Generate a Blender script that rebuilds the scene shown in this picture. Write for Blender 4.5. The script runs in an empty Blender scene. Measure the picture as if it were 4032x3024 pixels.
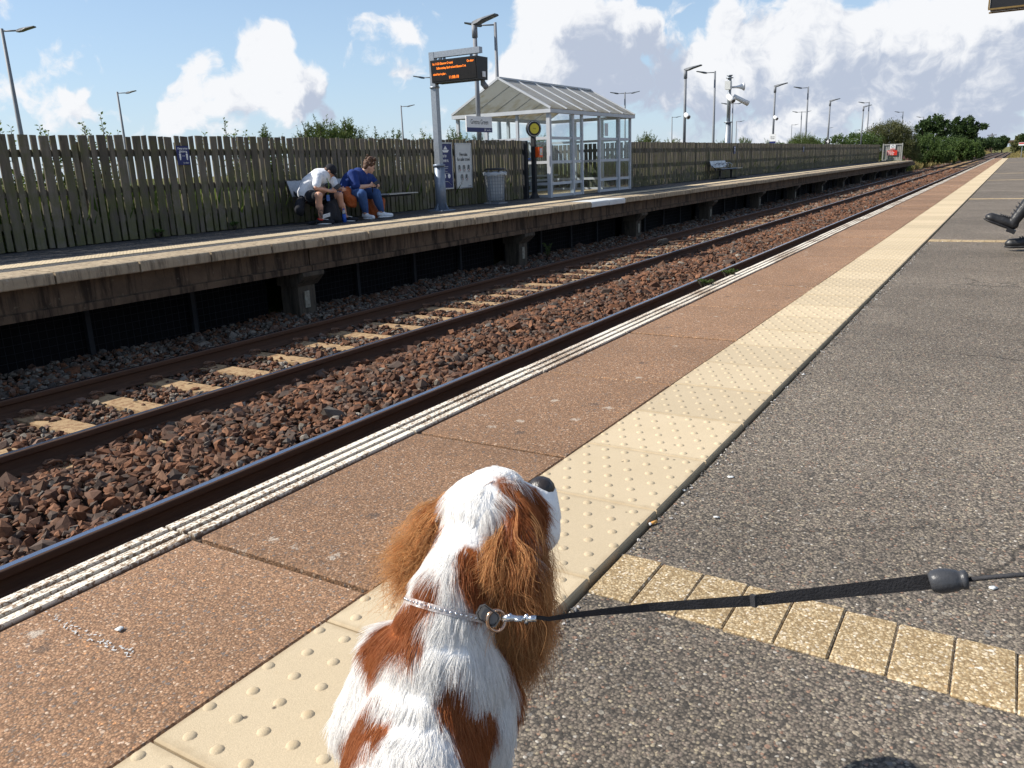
import bpy, bmesh, math, random
import numpy as np
from mathutils import Vector, Matrix, Euler
rnd = random.Random(7); nr = np.random.default_rng(7)
R_ = math.radians
SC = bpy.context.scene; COL = SC.collection

# ------------------------------------------------------------------ camera (world: x along the track, y across it, z up)
YAW, PITCH, ROLL, FPX, CAMH = R_(31.66265), R_(15.13427), R_(-2.1146), 3183.4, 0.88
def cam_axes():
    f = Vector((math.cos(PITCH)*math.cos(YAW), math.cos(PITCH)*math.sin(YAW), -math.sin(PITCH)))
    r = Vector((math.sin(YAW), -math.cos(YAW), 0)); u = r.cross(f)
    c, s = math.cos(ROLL), math.sin(ROLL)
    return c*r + s*u, -s*r + c*u, f
CR, CU, CF = cam_axes()
cam = bpy.data.cameras.new('camera'); camo = bpy.data.objects.new('camera', cam); COL.objects.link(camo)
cam.sensor_width = 36; cam.lens = 36*FPX/4032; cam.clip_start = 0.02; cam.clip_end = 8000
camo.matrix_world = Matrix.Translation((0, 0, CAMH)) @ Matrix((CR, CU, -CF)).transposed().to_4x4()
SC.camera = camo
def ray(px, py): return CR*(px-2016) + CU*(1512-py) + CF*FPX
def at_z(px, py, z): d = ray(px, py); return d*((z-CAMH)/d.z) + Vector((0, 0, CAMH))
def at_y(px, py, y): d = ray(px, py); return d*(y/d.y) + Vector((0, 0, CAMH))
def at_x(px, py, x): d = ray(px, py); return d*(x/d.x) + Vector((0, 0, CAMH))

# ------------------------------------------------------------------ light
SUN_EL = R_(41.5); SUN_H = Vector((-0.5, 0.85, 0)).normalized()
TO_SUN = SUN_H*math.cos(SUN_EL) + Vector((0, 0, math.sin(SUN_EL)))
sun = bpy.data.lights.new('sun', 'SUN'); sun.energy = 5.0; sun.angle = R_(0.5); sun.color = (1, 0.94, 0.84)
suno = bpy.data.objects.new('sun', sun); COL.objects.link(suno)
suno.rotation_euler = (-TO_SUN).to_track_quat('-Z', 'Y').to_euler(); suno.location = (0, 0, 20)
SC.view_settings.view_transform = 'Standard'; SC.view_settings.look = 'None'
SC.view_settings.exposure = 0.52; SC.view_settings.gamma = 1; SC.view_settings.use_curve_mapping = False
SC.cycles.use_denoising = True
SC.cycles.max_bounces = 6; SC.cycles.transparent_max_bounces = 16

def build_world():
    w = bpy.data.worlds.new('World'); SC.world = w; w.use_nodes = True
    nt = w.node_tree; nt.nodes.clear(); L = nt.links.new
    def N(t, tree=nt, **k):
        n = tree.nodes.new(t)
        for a, b in k.items(): setattr(n, a, b)
        return n
    def math_(op, a, b=None):
        n = N('ShaderNodeMath', operation=op)
        for i, v in enumerate((a, b)):
            if v is None: continue
            if isinstance(v, (int, float)): n.inputs[i].default_value = v
            else: L(v, n.inputs[i])
        return n.outputs[0]
    def vadd(a, b):
        n = N('ShaderNodeVectorMath', operation='ADD'); L(a, n.inputs[0])
        if isinstance(b, (tuple, Vector)): n.inputs[1].default_value = b
        else: L(b, n.inputs[1])
        return n.outputs[0]
    def smooth(v, a, b, lo=0.0, hi=1.0, kind='SMOOTHSTEP'):
        m = N('ShaderNodeMapRange', interpolation_type=kind); L(v, m.inputs['Value'])
        for k, x in (('From Min', a), ('From Max', b), ('To Min', lo), ('To Max', hi)): m.inputs[k].default_value = x
        return m.outputs[0]
    V = N('ShaderNodeTexCoord').outputs['Generated']
    nz = N('ShaderNodeTexNoise'); nz.inputs['Scale'].default_value = 7; nz.inputs['Detail'].default_value = 4; nz.inputs['Roughness'].default_value = .6; L(V, nz.inputs['Vector'])
    ws = N('ShaderNodeVectorMath', operation='MULTIPLY_ADD'); L(nz.outputs['Color'], ws.inputs[0]); ws.inputs[1].default_value = (.11, .11, .08); ws.inputs[2].default_value = (-.055, -.055, -.04)
    VW = vadd(V, ws.outputs[0])
    # cumulus heads: (x, y, radius) read off the overview of the photograph, weight
    blobs = [(1150,45,80,.85),(1235,85,110,.8),(1270,150,120,.75),(1345,60,75,.85),(1400,85,50,.6),(1090,190,85,.6),(1190,215,110,.55),(985,290,90,.4),(1060,265,70,.45),
             (575,120,52,.7),(610,170,80,.75),(540,200,62,.55),(665,180,52,.55),(425,165,42,.5),(420,250,60,.42),(500,255,70,.4),(600,250,90,.38),
             (765,68,62,.36),(845,58,72,.4),(845,160,55,.55),(715,262,36,.5),(160,30,110,.26),(185,222,46,.5),(60,250,90,.38),(80,172,80,.3),
             (1385,175,70,.55),(1470,180,80,.6),(1560,135,75,.6),(1640,120,70,.55),(1730,92,80,.6),(1830,92,85,.55),(1930,75,90,.6),(2030,70,100,.6),(2150,50,120,.65),
             (1340,250,90,.42),(1480,255,120,.42),(1650,220,130,.44),(1830,210,140,.46),(2020,190,140,.46),(2200,170,170,.5),(2110,265,130,.4),(1720,280,110,.36),(1560,2,100,.3),(1740,0,120,.32),(1880,265,110,.24)]
    def field(vec):
        acc = None
        for bx, by, br, wgt in blobs:
            s = N('ShaderNodeVectorMath', operation='DISTANCE'); L(vec, s.inputs[0]); s.inputs[1].default_value = ray(bx*1.8228, by*1.8228).normalized()
            m = smooth(s.outputs['Value'], br*1.8228/FPX*1.3, 0, 0, wgt)
            acc = m if acc is None else math_('ADD', acc, m)
        return math_('MINIMUM', acc, 1.1)
    # the same kind of broken cloud over the rest of the sky
    n2 = N('ShaderNodeTexNoise'); n2.inputs['Scale'].default_value = 3.2; n2.inputs['Detail'].default_value = 3; L(VW, n2.inputs['Vector'])
    ds = N('ShaderNodeVectorMath', operation='DISTANCE'); L(V, ds.inputs[0]); ds.inputs[1].default_value = ray(2016, 400).normalized()
    rest = math_('MULTIPLY', smooth(n2.outputs[0], .47, .68), smooth(ds.outputs['Value'], .62, 1.0))
    f1 = N('ShaderNodeTexNoise'); f1.inputs['Scale'].default_value = 17; f1.inputs['Detail'].default_value = 9; f1.inputs['Roughness'].default_value = .6; L(VW, f1.inputs['Vector'])
    pf = N('ShaderNodeTexVoronoi'); pf.feature = 'SMOOTH_F1'; pf.inputs['Scale'].default_value = 24; pf.inputs['Smoothness'].default_value = .25; L(VW, pf.inputs['Vector'])
    tex = math_('ADD', math_('MULTIPLY', math_('SUBTRACT', f1.outputs[0], .5), 2.0), math_('MULTIPLY', math_('SUBTRACT', .42, pf.outputs['Distance']), .5))
    f2 = N('ShaderNodeTexNoise'); f2.inputs['Scale'].default_value = 17; f2.inputs['Detail'].default_value = 6; f2.inputs['Roughness'].default_value = .6
    den = math_('ADD', math_('ADD', field(VW), rest), tex)
    up = (TO_SUN - ray(2016, 300).normalized()*TO_SUN.dot(ray(2016, 300).normalized())).normalized()
    L(vadd(VW, up*.014), f2.inputs['Vector']); relief = math_('SUBTRACT', f2.outputs[0], f1.outputs[0])
    thick = math_('ADD', math_('ADD', field(vadd(VW, up*.06)), rest), math_('MULTIPLY', relief, 2.6))
    sky = N('ShaderNodeTexSky'); sky.sky_type = 'NISHITA'; sky.sun_disc = False
    sky.sun_elevation = SUN_EL; sky.sun_rotation = math.atan2(TO_SUN.x, TO_SUN.y); sky.air_density = 1.0; sky.dust_density = .25; sky.ozone_density = 2.5
    cr = N('ShaderNodeMix', data_type='RGBA'); L(smooth(thick, .16, .95), cr.inputs['Factor']); cr.inputs['A'].default_value = (6.5, 6.6, 6.8, 1); cr.inputs['B'].default_value = (3.5, 3.95, 4.85, 1)
    sz = N('ShaderNodeSeparateXYZ'); L(V, sz.inputs[0])   # pale haze low in the sky, all round
    hz = N('ShaderNodeMix', data_type='RGBA'); L(smooth(sz.outputs[2], .42, -.02, 0.0, .72, 'LINEAR'), hz.inputs['Factor']); L(sky.outputs[0], hz.inputs['A']); hz.inputs['B'].default_value = (3.45, 4.6, 6.2, 1)
    mx = N('ShaderNodeMix', data_type='RGBA'); L(smooth(den, .17, .50), mx.inputs['Factor']); L(hz.outputs['Result'], mx.inputs['A']); L(cr.outputs['Result'], mx.inputs['B'])
    bg = N('ShaderNodeBackground'); bg.inputs['Strength'].default_value = .1; L(mx.outputs['Result'], bg.inputs['Color'])
    out = N('ShaderNodeOutputWorld'); L(bg.outputs[0], out.inputs['Surface'])
    w.cycles.sampling_method = 'NONE'
build_world()

# ------------------------------------------------------------------ materials
class NB:
    """small node builder for one material"""
    def __init__(s, name):
        s.m = bpy.data.materials.new(name); s.m.use_nodes = True; s.t = s.m.node_tree
        s.t.nodes.clear(); s.out = s.n('ShaderNodeOutputMaterial'); s.b = s.n('ShaderNodeBsdfPrincipled'); s.l(s.b.outputs[0], s.out.inputs[0])
    def n(s, ty, **k):
        x = s.t.nodes.new(ty)
        for a, b in k.items(): setattr(x, a, b)
        return x
    def l(s, a, b): s.t.links.new(a, b)
    def put(s, v, sock):
        if hasattr(v, 'is_linked'): s.l(v, sock)
        else: sock.default_value = v
    def pos(s, kind='Position', scale=(1, 1, 1)):
        if kind == 'Position': o = s.n('ShaderNodeNewGeometry').outputs['Position']
        else: o = s.n('ShaderNodeTexCoord').outputs[kind]
        if scale == (1, 1, 1): return o
        v = s.n('ShaderNodeVectorMath', operation='MULTIPLY'); s.l(o, v.inputs[0]); v.inputs[1].default_value = scale
        return v.outputs[0]
    def noise(s, vec, scale, detail=4, rough=.55):
        x = s.n('ShaderNodeTexNoise'); s.l(vec, x.inputs['Vector']); x.inputs['Scale'].default_value = scale; x.inputs['Detail'].default_value = detail; x.inputs['Roughness'].default_value = rough
        return x.outputs[0]
    def vor(s, vec, scale, rand=1.0):
        x = s.n('ShaderNodeTexVoronoi'); s.l(vec, x.inputs['Vector']); x.inputs['Scale'].default_value = scale; x.inputs['Randomness'].default_value = rand
        return x
    def ramp(s, fac, stops, interp='LINEAR'):
        x = s.n('ShaderNodeValToRGB'); s.l(fac, x.inputs[0]); x.color_ramp.interpolation = interp
        e = x.color_ramp.elements
        while len(e) < len(stops): e.new(.5)
        for i, (p, c) in enumerate(stops):
            e[i].position = p; e[i].color = (c, c, c, 1) if isinstance(c, (int, float)) else (*c, 1)
        return x.outputs[0]
    def mix(s, fac, a, b, mode='MIX'):
        x = s.n('ShaderNodeMix', data_type='RGBA', blend_type=mode)
        for v, i in ((fac, 'Factor'), (a, 'A'), (b, 'B')):
            if isinstance(v, tuple): v = (*v, 1)
            s.put(v, x.inputs[i])
        return x.outputs['Result']
    def math(s, op, a, b=0.0, c=None):
        x = s.n('ShaderNodeMath', operation=op); s.put(a, x.inputs[0]); s.put(b, x.inputs[1])
        if c is not None: s.put(c, x.inputs[2])
        return x.outputs[0]
    def bump(s, h, strength, dist):
        x = s.n('ShaderNodeBump'); s.l(h, x.inputs['Height']); x.inputs['Strength'].default_value = strength; x.inputs['Distance'].default_value = dist
        s.l(x.outputs[0], s.b.inputs['Normal'])
    def fin(s, col, rough=.7, metal=0.0, spec=.35):
        if isinstance(col, tuple): col = (*col, 1)
        s.put(col, s.b.inputs['Base Color']); s.put(rough, s.b.inputs['Roughness']); s.put(metal, s.b.inputs['Metallic']); s.b.inputs['Specular IOR Level'].default_value = spec
        return s.m

MATS = {}
def pm(name, c1, c2=None, scale=8, rough=.7, metal=0.0, bump=.2, bscale=None, bdist=.004, stretch=(1, 1, 1), spec=.35, rand=0.0):
    if name in MATS: return MATS[name]
    b = NB(name); v = b.pos('Position', stretch); c2 = c2 or tuple(x*.8 for x in c1)
    f = b.noise(v, scale, 5); col = b.mix(b.ramp(f, [(.3, 0.0), (.7, 1.0)]), c1, c2)
    if rand:
        oi = b.n('ShaderNodeObjectInfo').outputs['Random']
        col = b.mix(1.0, col, b.ramp(oi, [(0, 1-rand), (1, 1.0+rand*.6)]), 'MULTIPLY')
    if bump: b.bump(b.noise(v, bscale or scale*6, 4), bump, bdist)
    MATS[name] = b.fin(col, rough, metal, spec); return MATS[name]

def mat_aggregate(name, cell, stones, gap, bump, big=None, fine=0.0, dirt=None, rough=.85, flecks=None, rand=0.0, cracks=False, blots=False):
    b = NB(name); P = b.pos(); wn = b.n('ShaderNodeTexNoise'); b.l(P, wn.inputs['Vector']); wn.inputs['Scale'].default_value = cell*.9; wn.inputs['Detail'].default_value = 2
    sc = b.n('ShaderNodeVectorMath', operation='SCALE'); b.l(wn.outputs['Color'], sc.inputs[0]); sc.inputs['Scale'].default_value = .7/cell
    ad = b.n('ShaderNodeVectorMath', operation='ADD'); b.l(P, ad.inputs[0]); b.l(sc.outputs[0], ad.inputs[1])
    v = b.vor(ad.outputs[0], cell); sep = b.n('ShaderNodeSeparateColor'); b.l(v.outputs['Color'], sep.inputs[0])
    col = b.ramp(sep.outputs[0], stones, 'CONSTANT')
    col = b.mix(1.0, col, b.ramp(sep.outputs[1], [(0, .72), (1, 1.25)]), 'MULTIPLY')
    edge = b.ramp(v.outputs['Distance'], [(.42, 0.0), (.78, 1.0)])
    col = b.mix(edge, col, gap)
    h = b.math('SUBTRACT', 1.0, v.outputs['Distance'])
    if big:
        v2 = b.vor(ad.outputs[0], big[0]); s2 = b.n('ShaderNodeSeparateColor'); b.l(v2.outputs['Color'], s2.inputs[0])
        sel = b.math('MULTIPLY', b.ramp(s2.outputs[0], [(0, 0.0), (big[1], 1.0)], 'CONSTANT'), b.ramp(v2.outputs['Distance'], [(.3, 1.0), (.36, 0.0)]))
        col = b.mix(sel, col, b.ramp(s2.outputs[1], big[2], 'CONSTANT'))
        h = b.math('ADD', h, b.math('MULTIPLY', sel, .35))
    if flecks:
        f = b.noise(P, flecks[0], 6, .65); col = b.mix(b.ramp(f, [(flecks[1], 0.0), (flecks[1]+.03, flecks[3])]), col, flecks[2])
    lo = b.noise(P, 1.3, 6, .6); col = b.mix(1.0, col, b.ramp(lo, [(.25, .78), (.75, 1.16)]), 'MULTIPLY')
    if rand: col = b.mix(1.0, col, b.ramp(b.n('ShaderNodeObjectInfo').outputs['Random'], [(0, 1-rand), (1, 1+rand)]), 'MULTIPLY')
    if blots:
        bv = b.vor(ad.outputs[0], 11); bs = b.n('ShaderNodeSeparateColor'); b.l(bv.outputs['Color'], bs.inputs[0])
        bd = b.math('ADD', bv.outputs['Distance'], b.math('MULTIPLY', b.math('SUBTRACT', b.noise(P, 70, 4, .7), .5), .7))
        col = b.mix(b.math('MULTIPLY', b.ramp(bs.outputs[0], [(0, 0.0), (.80, 1.0)], 'CONSTANT'), b.ramp(bd, [(.10, .75), (.20, 0.0)])), col, (.46, .40, .33))
        col = b.mix(b.math('MULTIPLY', b.ramp(bs.outputs[1], [(0, 0.0), (.9, 1.0)], 'CONSTANT'), b.ramp(bd, [(.14, .6), (.26, 0.0)])), col, (.06, .05, .045))
    if cracks:
        cw = b.n('ShaderNodeTexNoise'); b.l(P, cw.inputs['Vector']); cw.inputs['Scale'].default_value = 4; cw.inputs['Detail'].default_value = 5
        cm = b.n('ShaderNodeVectorMath', operation='MULTIPLY_ADD'); b.l(cw.outputs['Color'], cm.inputs[0]); cm.inputs[1].default_value = (.35, .35, .35); b.l(P, cm.inputs[2])
        cv = b.n('ShaderNodeTexVoronoi', feature='DISTANCE_TO_EDGE'); b.l(cm.outputs[0], cv.inputs['Vector']); cv.inputs['Scale'].default_value = .75
        ck = b.math('MULTIPLY', b.ramp(cv.outputs['Distance'], [(.002, 1.0), (.007, 0.0)]), b.ramp(b.noise(P, .9, 2), [(.5, 0.0), (.6, .8)]))
        col = b.mix(ck, col, (.02, .018, .016)); h = b.math('SUBTRACT', h, b.math('MULTIPLY', ck, .8))
        pt = b.noise(P, .55, 3); col = b.mix(1.0, col, b.ramp(pt, [(.42, .86), (.5, 1.0), (.62, 1.08)]), 'MULTIPLY')
    if dirt:
        dn = b.noise(P, dirt[0], 5, .6); col = b.mix(b.ramp(dn, [(dirt[1], 0.0), (dirt[1]+.18, dirt[3])]), col, dirt[2])
    b.bump(b.math('ADD', h, b.math('MULTIPLY', b.noise(P, cell*4, 2), .4)), bump, 1.0/cell*.55)
    MATS[name] = b.fin(col, rough, 0.0, .3); return MATS[name]

mat_aggregate('asphalt', 175, [(0, (.07, .062, .053)), (.12, (.178, .148, .116)), (.36, (.24, .20, .158)), (.52, (.138, .116, .094)), (.66, (.275, .232, .18)), (.80, (.2, .16, .13)), (.9, (.36, .3, .21)), (.955, (.27, .17, .12)), (.985, (.5, .46, .4))],
              (.06, .053, .045), .6, big=(62, .86, [(0, (.29, .26, .215)), (.35, (.19, .175, .155)), (.7, (.36, .30, .22)), (.9, (.28, .18, .13))]), dirt=(7, .6, (.03, .03, .03), .35), cracks=True)
mat_aggregate('asphalt_far', 60, [(0, (.05, .05, .052)), (.5, (.10, .098, .095)), (.8, (.15, .14, .13))], (.03, .03, .032), .4)
mat_aggregate('slab', 210, [(0, (0.311, 0.180, 0.102)), (.35, (0.250, 0.140, 0.079)), (.6, (0.372, 0.222, 0.130)), (.78, (0.159, 0.120, 0.094)), (.86, (0.317, 0.192, 0.112)), (.95, (0.512, 0.376, 0.270)), (.99, (0.549, 0.274, 0.125))],
              (0.140, 0.082, 0.049), .6, big=(80, .80, [(0, (0.171, 0.142, 0.125)), (.5, (0.281, 0.160, 0.099)), (.8, (0.439, 0.319, 0.229)), (.96, (0.512, 0.251, 0.114))]), flecks=(60, .635, (0.671, 0.536, 0.416), .7), dirt=(3.5, .6, (0.207, 0.131, 0.088), .45), rand=.13, blots=True)
mat_aggregate('paver', 190, [(0, (.40, .30, .17)), (.3, (.49, .38, .23)), (.55, (.31, .22, .115)), (.75, (.56, .45, .29)), (.92, (.62, .54, .42))], (.24, .165, .085), .5, big=(60, .86, [(0, (.58, .48, .34)), (.6, (.45, .31, .16)), (.9, (.68, .62, .52))]))

def mat_tactile():
    b = NB('tactile'); P = b.pos(); f = b.noise(P, 5, 5, .6); col = b.mix(f, (.495, .40, .265), (.56, .46, .318))
    g = b.noise(P, 420, 3, .7); col = b.mix(1.0, col, b.ramp(g, [(.25, .82), (.75, 1.12)]), 'MULTIPLY')
    d = b.noise(P, 26, 5, .7); col = b.mix(b.ramp(d, [(.62, 0.0), (.78, .45)]), col, (.44, .33, .19))
    k = b.vor(P, 24); s = b.n('ShaderNodeSeparateColor'); b.l(k.outputs['Color'], s.inputs[0])
    col = b.mix(b.math('MULTIPLY', b.ramp(s.outputs[0], [(0, 0.0), (.9, 1.0)], 'CONSTANT'), b.ramp(k.outputs['Distance'], [(.07, .85), (.13, 0.0)])), col, (.06, .05, .045))
    oi = b.n('ShaderNodeObjectInfo').outputs['Random']; col = b.mix(1.0, col, b.ramp(oi, [(0, .86), (1, 1.06)]), 'MULTIPLY')
    ob = b.n('ShaderNodeSeparateXYZ'); b.l(b.pos('Object'), ob.inputs[0]); ed = b.math('MAXIMUM', b.math('ABSOLUTE', ob.outputs[0]), b.math('ABSOLUTE', ob.outputs[1]))
    col = b.mix(b.math('MULTIPLY', b.ramp(b.math('ADD', ed, b.math('MULTIPLY', b.math('SUBTRACT', b.noise(P, 30, 4), .5), .03)), [(.180, 0.0), (.199, 1.0)]), .5), col, (.30, .225, .135))
    zt = b.ramp(b.math('MULTIPLY', ob.outputs[2], 100.0), [(.55, 0.0), (.85, .5)]); col = b.mix(b.math('MULTIPLY', zt, b.ramp(b.noise(P, 18, 3), [(.45, 0.0), (.65, 1.0)])), col, (.40, .29, .16))
    b.bump(g, .5, .0015); MATS['tactile'] = b.fin(col, .85, 0.0, .25)
mat_tactile()
def mat_worn_white():
    b = NB('worn_white'); P = b.pos('Position', (1, 1.7, 1)); f = b.noise(P, 95, 6, .68); g = b.noise(P, 2.2, 3)
    th = b.math('ADD', f, b.math('MULTIPLY', b.math('SUBTRACT', g, .5), .42))
    oz = b.n('ShaderNodeSeparateXYZ'); b.l(b.pos('Object'), oz.inputs[0])
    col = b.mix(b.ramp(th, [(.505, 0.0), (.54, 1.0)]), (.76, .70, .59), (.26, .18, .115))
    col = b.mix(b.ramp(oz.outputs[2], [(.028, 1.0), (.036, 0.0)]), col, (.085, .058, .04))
    b.bump(b.noise(P, 240, 4), .6, .003); MATS['worn_white'] = b.fin(col, .75)
mat_worn_white()
def mat_rail():
    b = NB('rail'); P = b.pos('Position', (.15, 1, 1)); geo = b.n('ShaderNodeNewGeometry'); sp = b.n('ShaderNodeSeparateXYZ'); b.l(geo.outputs['Normal'], sp.inputs[0])
    sz = b.n('ShaderNodeSeparateXYZ'); b.l(geo.outputs['Position'], sz.inputs[0])
    f = b.noise(P, 30, 5, .65); col = b.mix(f, (.045, .026, .018), (.115, .06, .036))
    top = b.math('MULTIPLY', b.ramp(sp.outputs[2], [(.98, 0.0), (.996, 1.0)]), b.math('GREATER_THAN', sz.outputs[2], -.93))
    col = b.mix(top, col, (.55, .56, .60)); b.bump(b.noise(P, 120, 3), .25, .003)
    MATS['rail'] = b.fin(col, b.ramp(top, [(0, .85), (1, .24)]), top)
mat_rail()
def mat_attr(name, rough=.85, mul=26, bump=.5, spec=.25, dirt=True):
    b = NB(name); a = b.n('ShaderNodeAttribute', attribute_name='col'); P = b.pos()
    col = a.outputs['Color']
    if dirt: col = b.mix(1.0, col, b.ramp(b.noise(P, mul, 5, .65), [(.25, .6), (.75, 1.3)]), 'MULTIPLY')
    if bump: b.bump(b.noise(P, mul*3, 3), bump, .004)
    MATS[name] = b.fin(col, rough, 0.0, spec); return b
mat_attr('stone')
def mat_wood(name, c1, c2, moss):
    b = NB(name); P = b.pos('Position', (1, 1, .09)); f = b.noise(P, 26, 6, .65)
    oi = b.n('ShaderNodeObjectInfo').outputs['Random']
    a = b.n('ShaderNodeAttribute', attribute_name='col')
    rv = b.math('FRACT', b.math('ADD', oi, a.outputs['Fac']))
    col = b.mix(b.ramp(f, [(.3, 0.0), (.72, 1.0)]), c1, c2)
    col = b.mix(1.0, col, b.ramp(rv, [(0, .7), (.5, 1.0), (1, 1.3)]), 'MULTIPLY')
    P2 = b.pos(); m = b.noise(P2, 5, 6, .7); zz = b.n('ShaderNodeSeparateXYZ'); b.l(P2, zz.inputs[0])
    mm = b.math('ADD', m, b.math('MULTIPLY', zz.outputs[2], -.09))
    col = b.mix(b.ramp(mm, [(.36, 0.0), (.58, .75)]), col, moss)
    kn = b.vor(b.pos('Position', (1, 1, .35)), 7); col = b.mix(b.ramp(kn.outputs['Distance'], [(.05, .6), (.1, 0.0)]), col, (.035, .025, .018))
    b.bump(b.noise(P, 70, 5, .7), .6, .006); MATS[name] = b.fin(col, .9, 0.0, .2)
mat_wood('fence_wood', (.092, .08, .063), (.175, .152, .12), (.105, .108, .045))
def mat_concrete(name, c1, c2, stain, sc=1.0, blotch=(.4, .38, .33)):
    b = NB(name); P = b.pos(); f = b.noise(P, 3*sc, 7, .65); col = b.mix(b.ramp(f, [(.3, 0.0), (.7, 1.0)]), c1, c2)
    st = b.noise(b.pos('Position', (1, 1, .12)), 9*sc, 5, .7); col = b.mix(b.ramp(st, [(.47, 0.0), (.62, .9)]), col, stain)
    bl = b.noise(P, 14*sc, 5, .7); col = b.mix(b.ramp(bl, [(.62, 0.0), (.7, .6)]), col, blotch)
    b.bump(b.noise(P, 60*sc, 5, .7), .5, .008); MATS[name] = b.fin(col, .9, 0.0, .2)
mat_concrete('coping', (.44, .35, .24), (.31, .25, .175), (.17, .135, .095), 1.6, (.5, .47, .42))
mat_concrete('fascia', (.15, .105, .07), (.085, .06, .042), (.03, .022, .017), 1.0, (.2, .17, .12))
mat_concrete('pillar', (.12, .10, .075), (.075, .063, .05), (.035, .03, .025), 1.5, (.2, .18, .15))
mat_concrete('sleeper', (.42, .30, .17), (.30, .205, .115), (.20, .11, .06), 2.0, (.24, .15, .09))
pm('galv', (.33, .36, .40), (.25, .28, .32), 30, .42, .55, .1)
pm('galv_blue', (.22, .26, .33), (.17, .21, .27), 20, .45, .3, .1)
pm('pole_grey', (.17, .18, .20), (.22, .235, .26), 12, .6, 0, .1)
pm('lamp_grey', (.09, .105, .125), (.07, .08, .10), 12, .55, 0, 0)
pm('lamp_lens', (.6, .62, .62), (.5, .52, .52), 12, .3, 0, 0)
pm('black', (.012, .012, .014), (.02, .02, .022), 10, .5, 0, .1)
pm('black_gloss', (.010, .010, .012), (.016, .016, .018), 10, .22, 0, 0, spec=.5)
pm('screen', (.008, .007, .008), (.016, .012, .012), 6, .25, 0, 0, spec=.5)
pm('shelter_white', (.50, .52, .55), (.43, .45, .48), 4, .45, 0, .05)
pm('white', (.8, .8, .8), (.74, .74, .74), 4, .5, 0, 0)
pm('off_white', (.62, .63, .62), (.55, .56, .55), 4, .5, 0, 0)
pm('navy', (.015, .022, .11), (.02, .03, .13), 4, .45, 0, 0)
pm('black_print', (.02, .02, .02), (.03, .03, .03), 4, .6, 0, 0)
pm('red', (.55, .035, .02), (.48, .03, .018), 4, .5, 0, 0)
pm('orange_red', (.75, .10, .012), (.66, .085, .01), 4, .4, 0, 0)
pm('yellow', (.70, .58, .05), (.62, .5, .05), 4, .5, 0, 0)
pm('blue', (.03, .12, .5), (.03, .1, .45), 4, .4, 0, 0)
pm('gate_grey', (.32, .32, .30), (.24, .24, .23), 8, .7, 0, .2)
pm('steel_bench', (.42, .44, .46), (.34, .36, .38), 20, .38, .7, .05)
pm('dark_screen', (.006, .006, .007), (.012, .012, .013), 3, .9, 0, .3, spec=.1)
pm('dark_post', (.030, .032, .036), (.02, .022, .025), 8, .7, .2, .1)
pm('plate_pale', (.36, .34, .27), (.2, .18, .14), 30, .7, 0, 0)
pm('rubble', (.10, .065, .045), (.06, .04, .03), 14, .95, 0, .8, bdist=.02)
pm('clip', (.21, .12, .075), (.13, .075, .05), 40, .8, .3, .2)
def mat_emit(name, c, s):
    b = NB(name); b.b.inputs['Emission Color'].default_value = (*c, 1); b.b.inputs['Emission Strength'].default_value = s; MATS[name] = b.fin((.02, .01, .005), .6)
mat_emit('led', (1, .22, .015), 1.3)
def mat_glass(name, tint, alpha, rough=.05):
    b = NB(name); tr = b.n('ShaderNodeBsdfTransparent'); tr.inputs[0].default_value = (*tint, 1)
    gl = b.n('ShaderNodeBsdfGlossy'); gl.inputs['Roughness'].default_value = rough; lw = b.n('ShaderNodeLayerWeight'); lw.inputs[0].default_value = .5
    fr = b.math('ADD', b.math('MULTIPLY', b.math('POWER', lw.outputs['Facing'], 5.0), .55), .025)
    df = b.n('ShaderNodeBsdfDiffuse'); df.inputs[0].default_value = (.75, .8, .82, 1)
    a = b.n('ShaderNodeMixShader'); b.l(fr, a.inputs[0]); b.l(tr.outputs[0], a.inputs[1]); b.l(gl.outputs[0], a.inputs[2])
    c = b.n('ShaderNodeMixShader'); c.inputs[0].default_value = alpha; b.l(a.outputs[0], c.inputs[1]); b.l(df.outputs[0], c.inputs[2]); b.l(c.outputs[0], b.out.inputs[0]); MATS[name] = b.m
mat_glass('glass', (.93, .965, .975), .012)
def mat_roof():
    b = NB('roof_sheet'); P = b.pos(); f = b.noise(P, 3, 6, .65); zz = b.n('ShaderNodeSeparateXYZ'); b.l(P, zz.inputs[0])
    k = b.math('ADD', f, b.math('MULTIPLY', b.math('SUBTRACT', zz.outputs[2], 2.5), -.35))
    col = b.mix(b.ramp(k, [(.46, 0.0), (.70, .8)]), (.56, .55, .52), (.37, .31, .17))
    tl = b.n('ShaderNodeBsdfTranslucent'); b.l(col, tl.inputs[0]); mx = b.n('ShaderNodeMixShader'); mx.inputs[0].default_value = .5
    b.fin(col, .5); b.l(b.b.outputs[0], mx.inputs[1]); b.l(tl.outputs[0], mx.inputs[2]); b.l(mx.outputs[0], b.out.inputs[0]); MATS['roof_sheet'] = b.m
mat_roof()
def mat_leaf(name, c1, c2, scale=.9, trans=.3):
    b = NB(name); a = b.n('ShaderNodeAttribute', attribute_name='col'); P = b.pos()
    col = b.mix(b.ramp(a.outputs['Fac'], [(0, 0.0), (1, 1.0)]), c1, c2)
    col = b.mix(1.0, col, b.ramp(b.noise(P, scale, 4), [(.3, .7), (.7, 1.25)]), 'MULTIPLY')
    b.fin(col, .6, 0.0, .3); tl = b.n('ShaderNodeBsdfTranslucent'); b.l(col, tl.inputs[0])
    mx = b.n('ShaderNodeMixShader'); mx.inputs[0].default_value = trans; b.l(b.b.outputs[0], mx.inputs[1]); b.l(tl.outputs[0], mx.inputs[2]); b.l(mx.outputs[0], b.out.inputs[0]); MATS[name] = b.m
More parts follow.
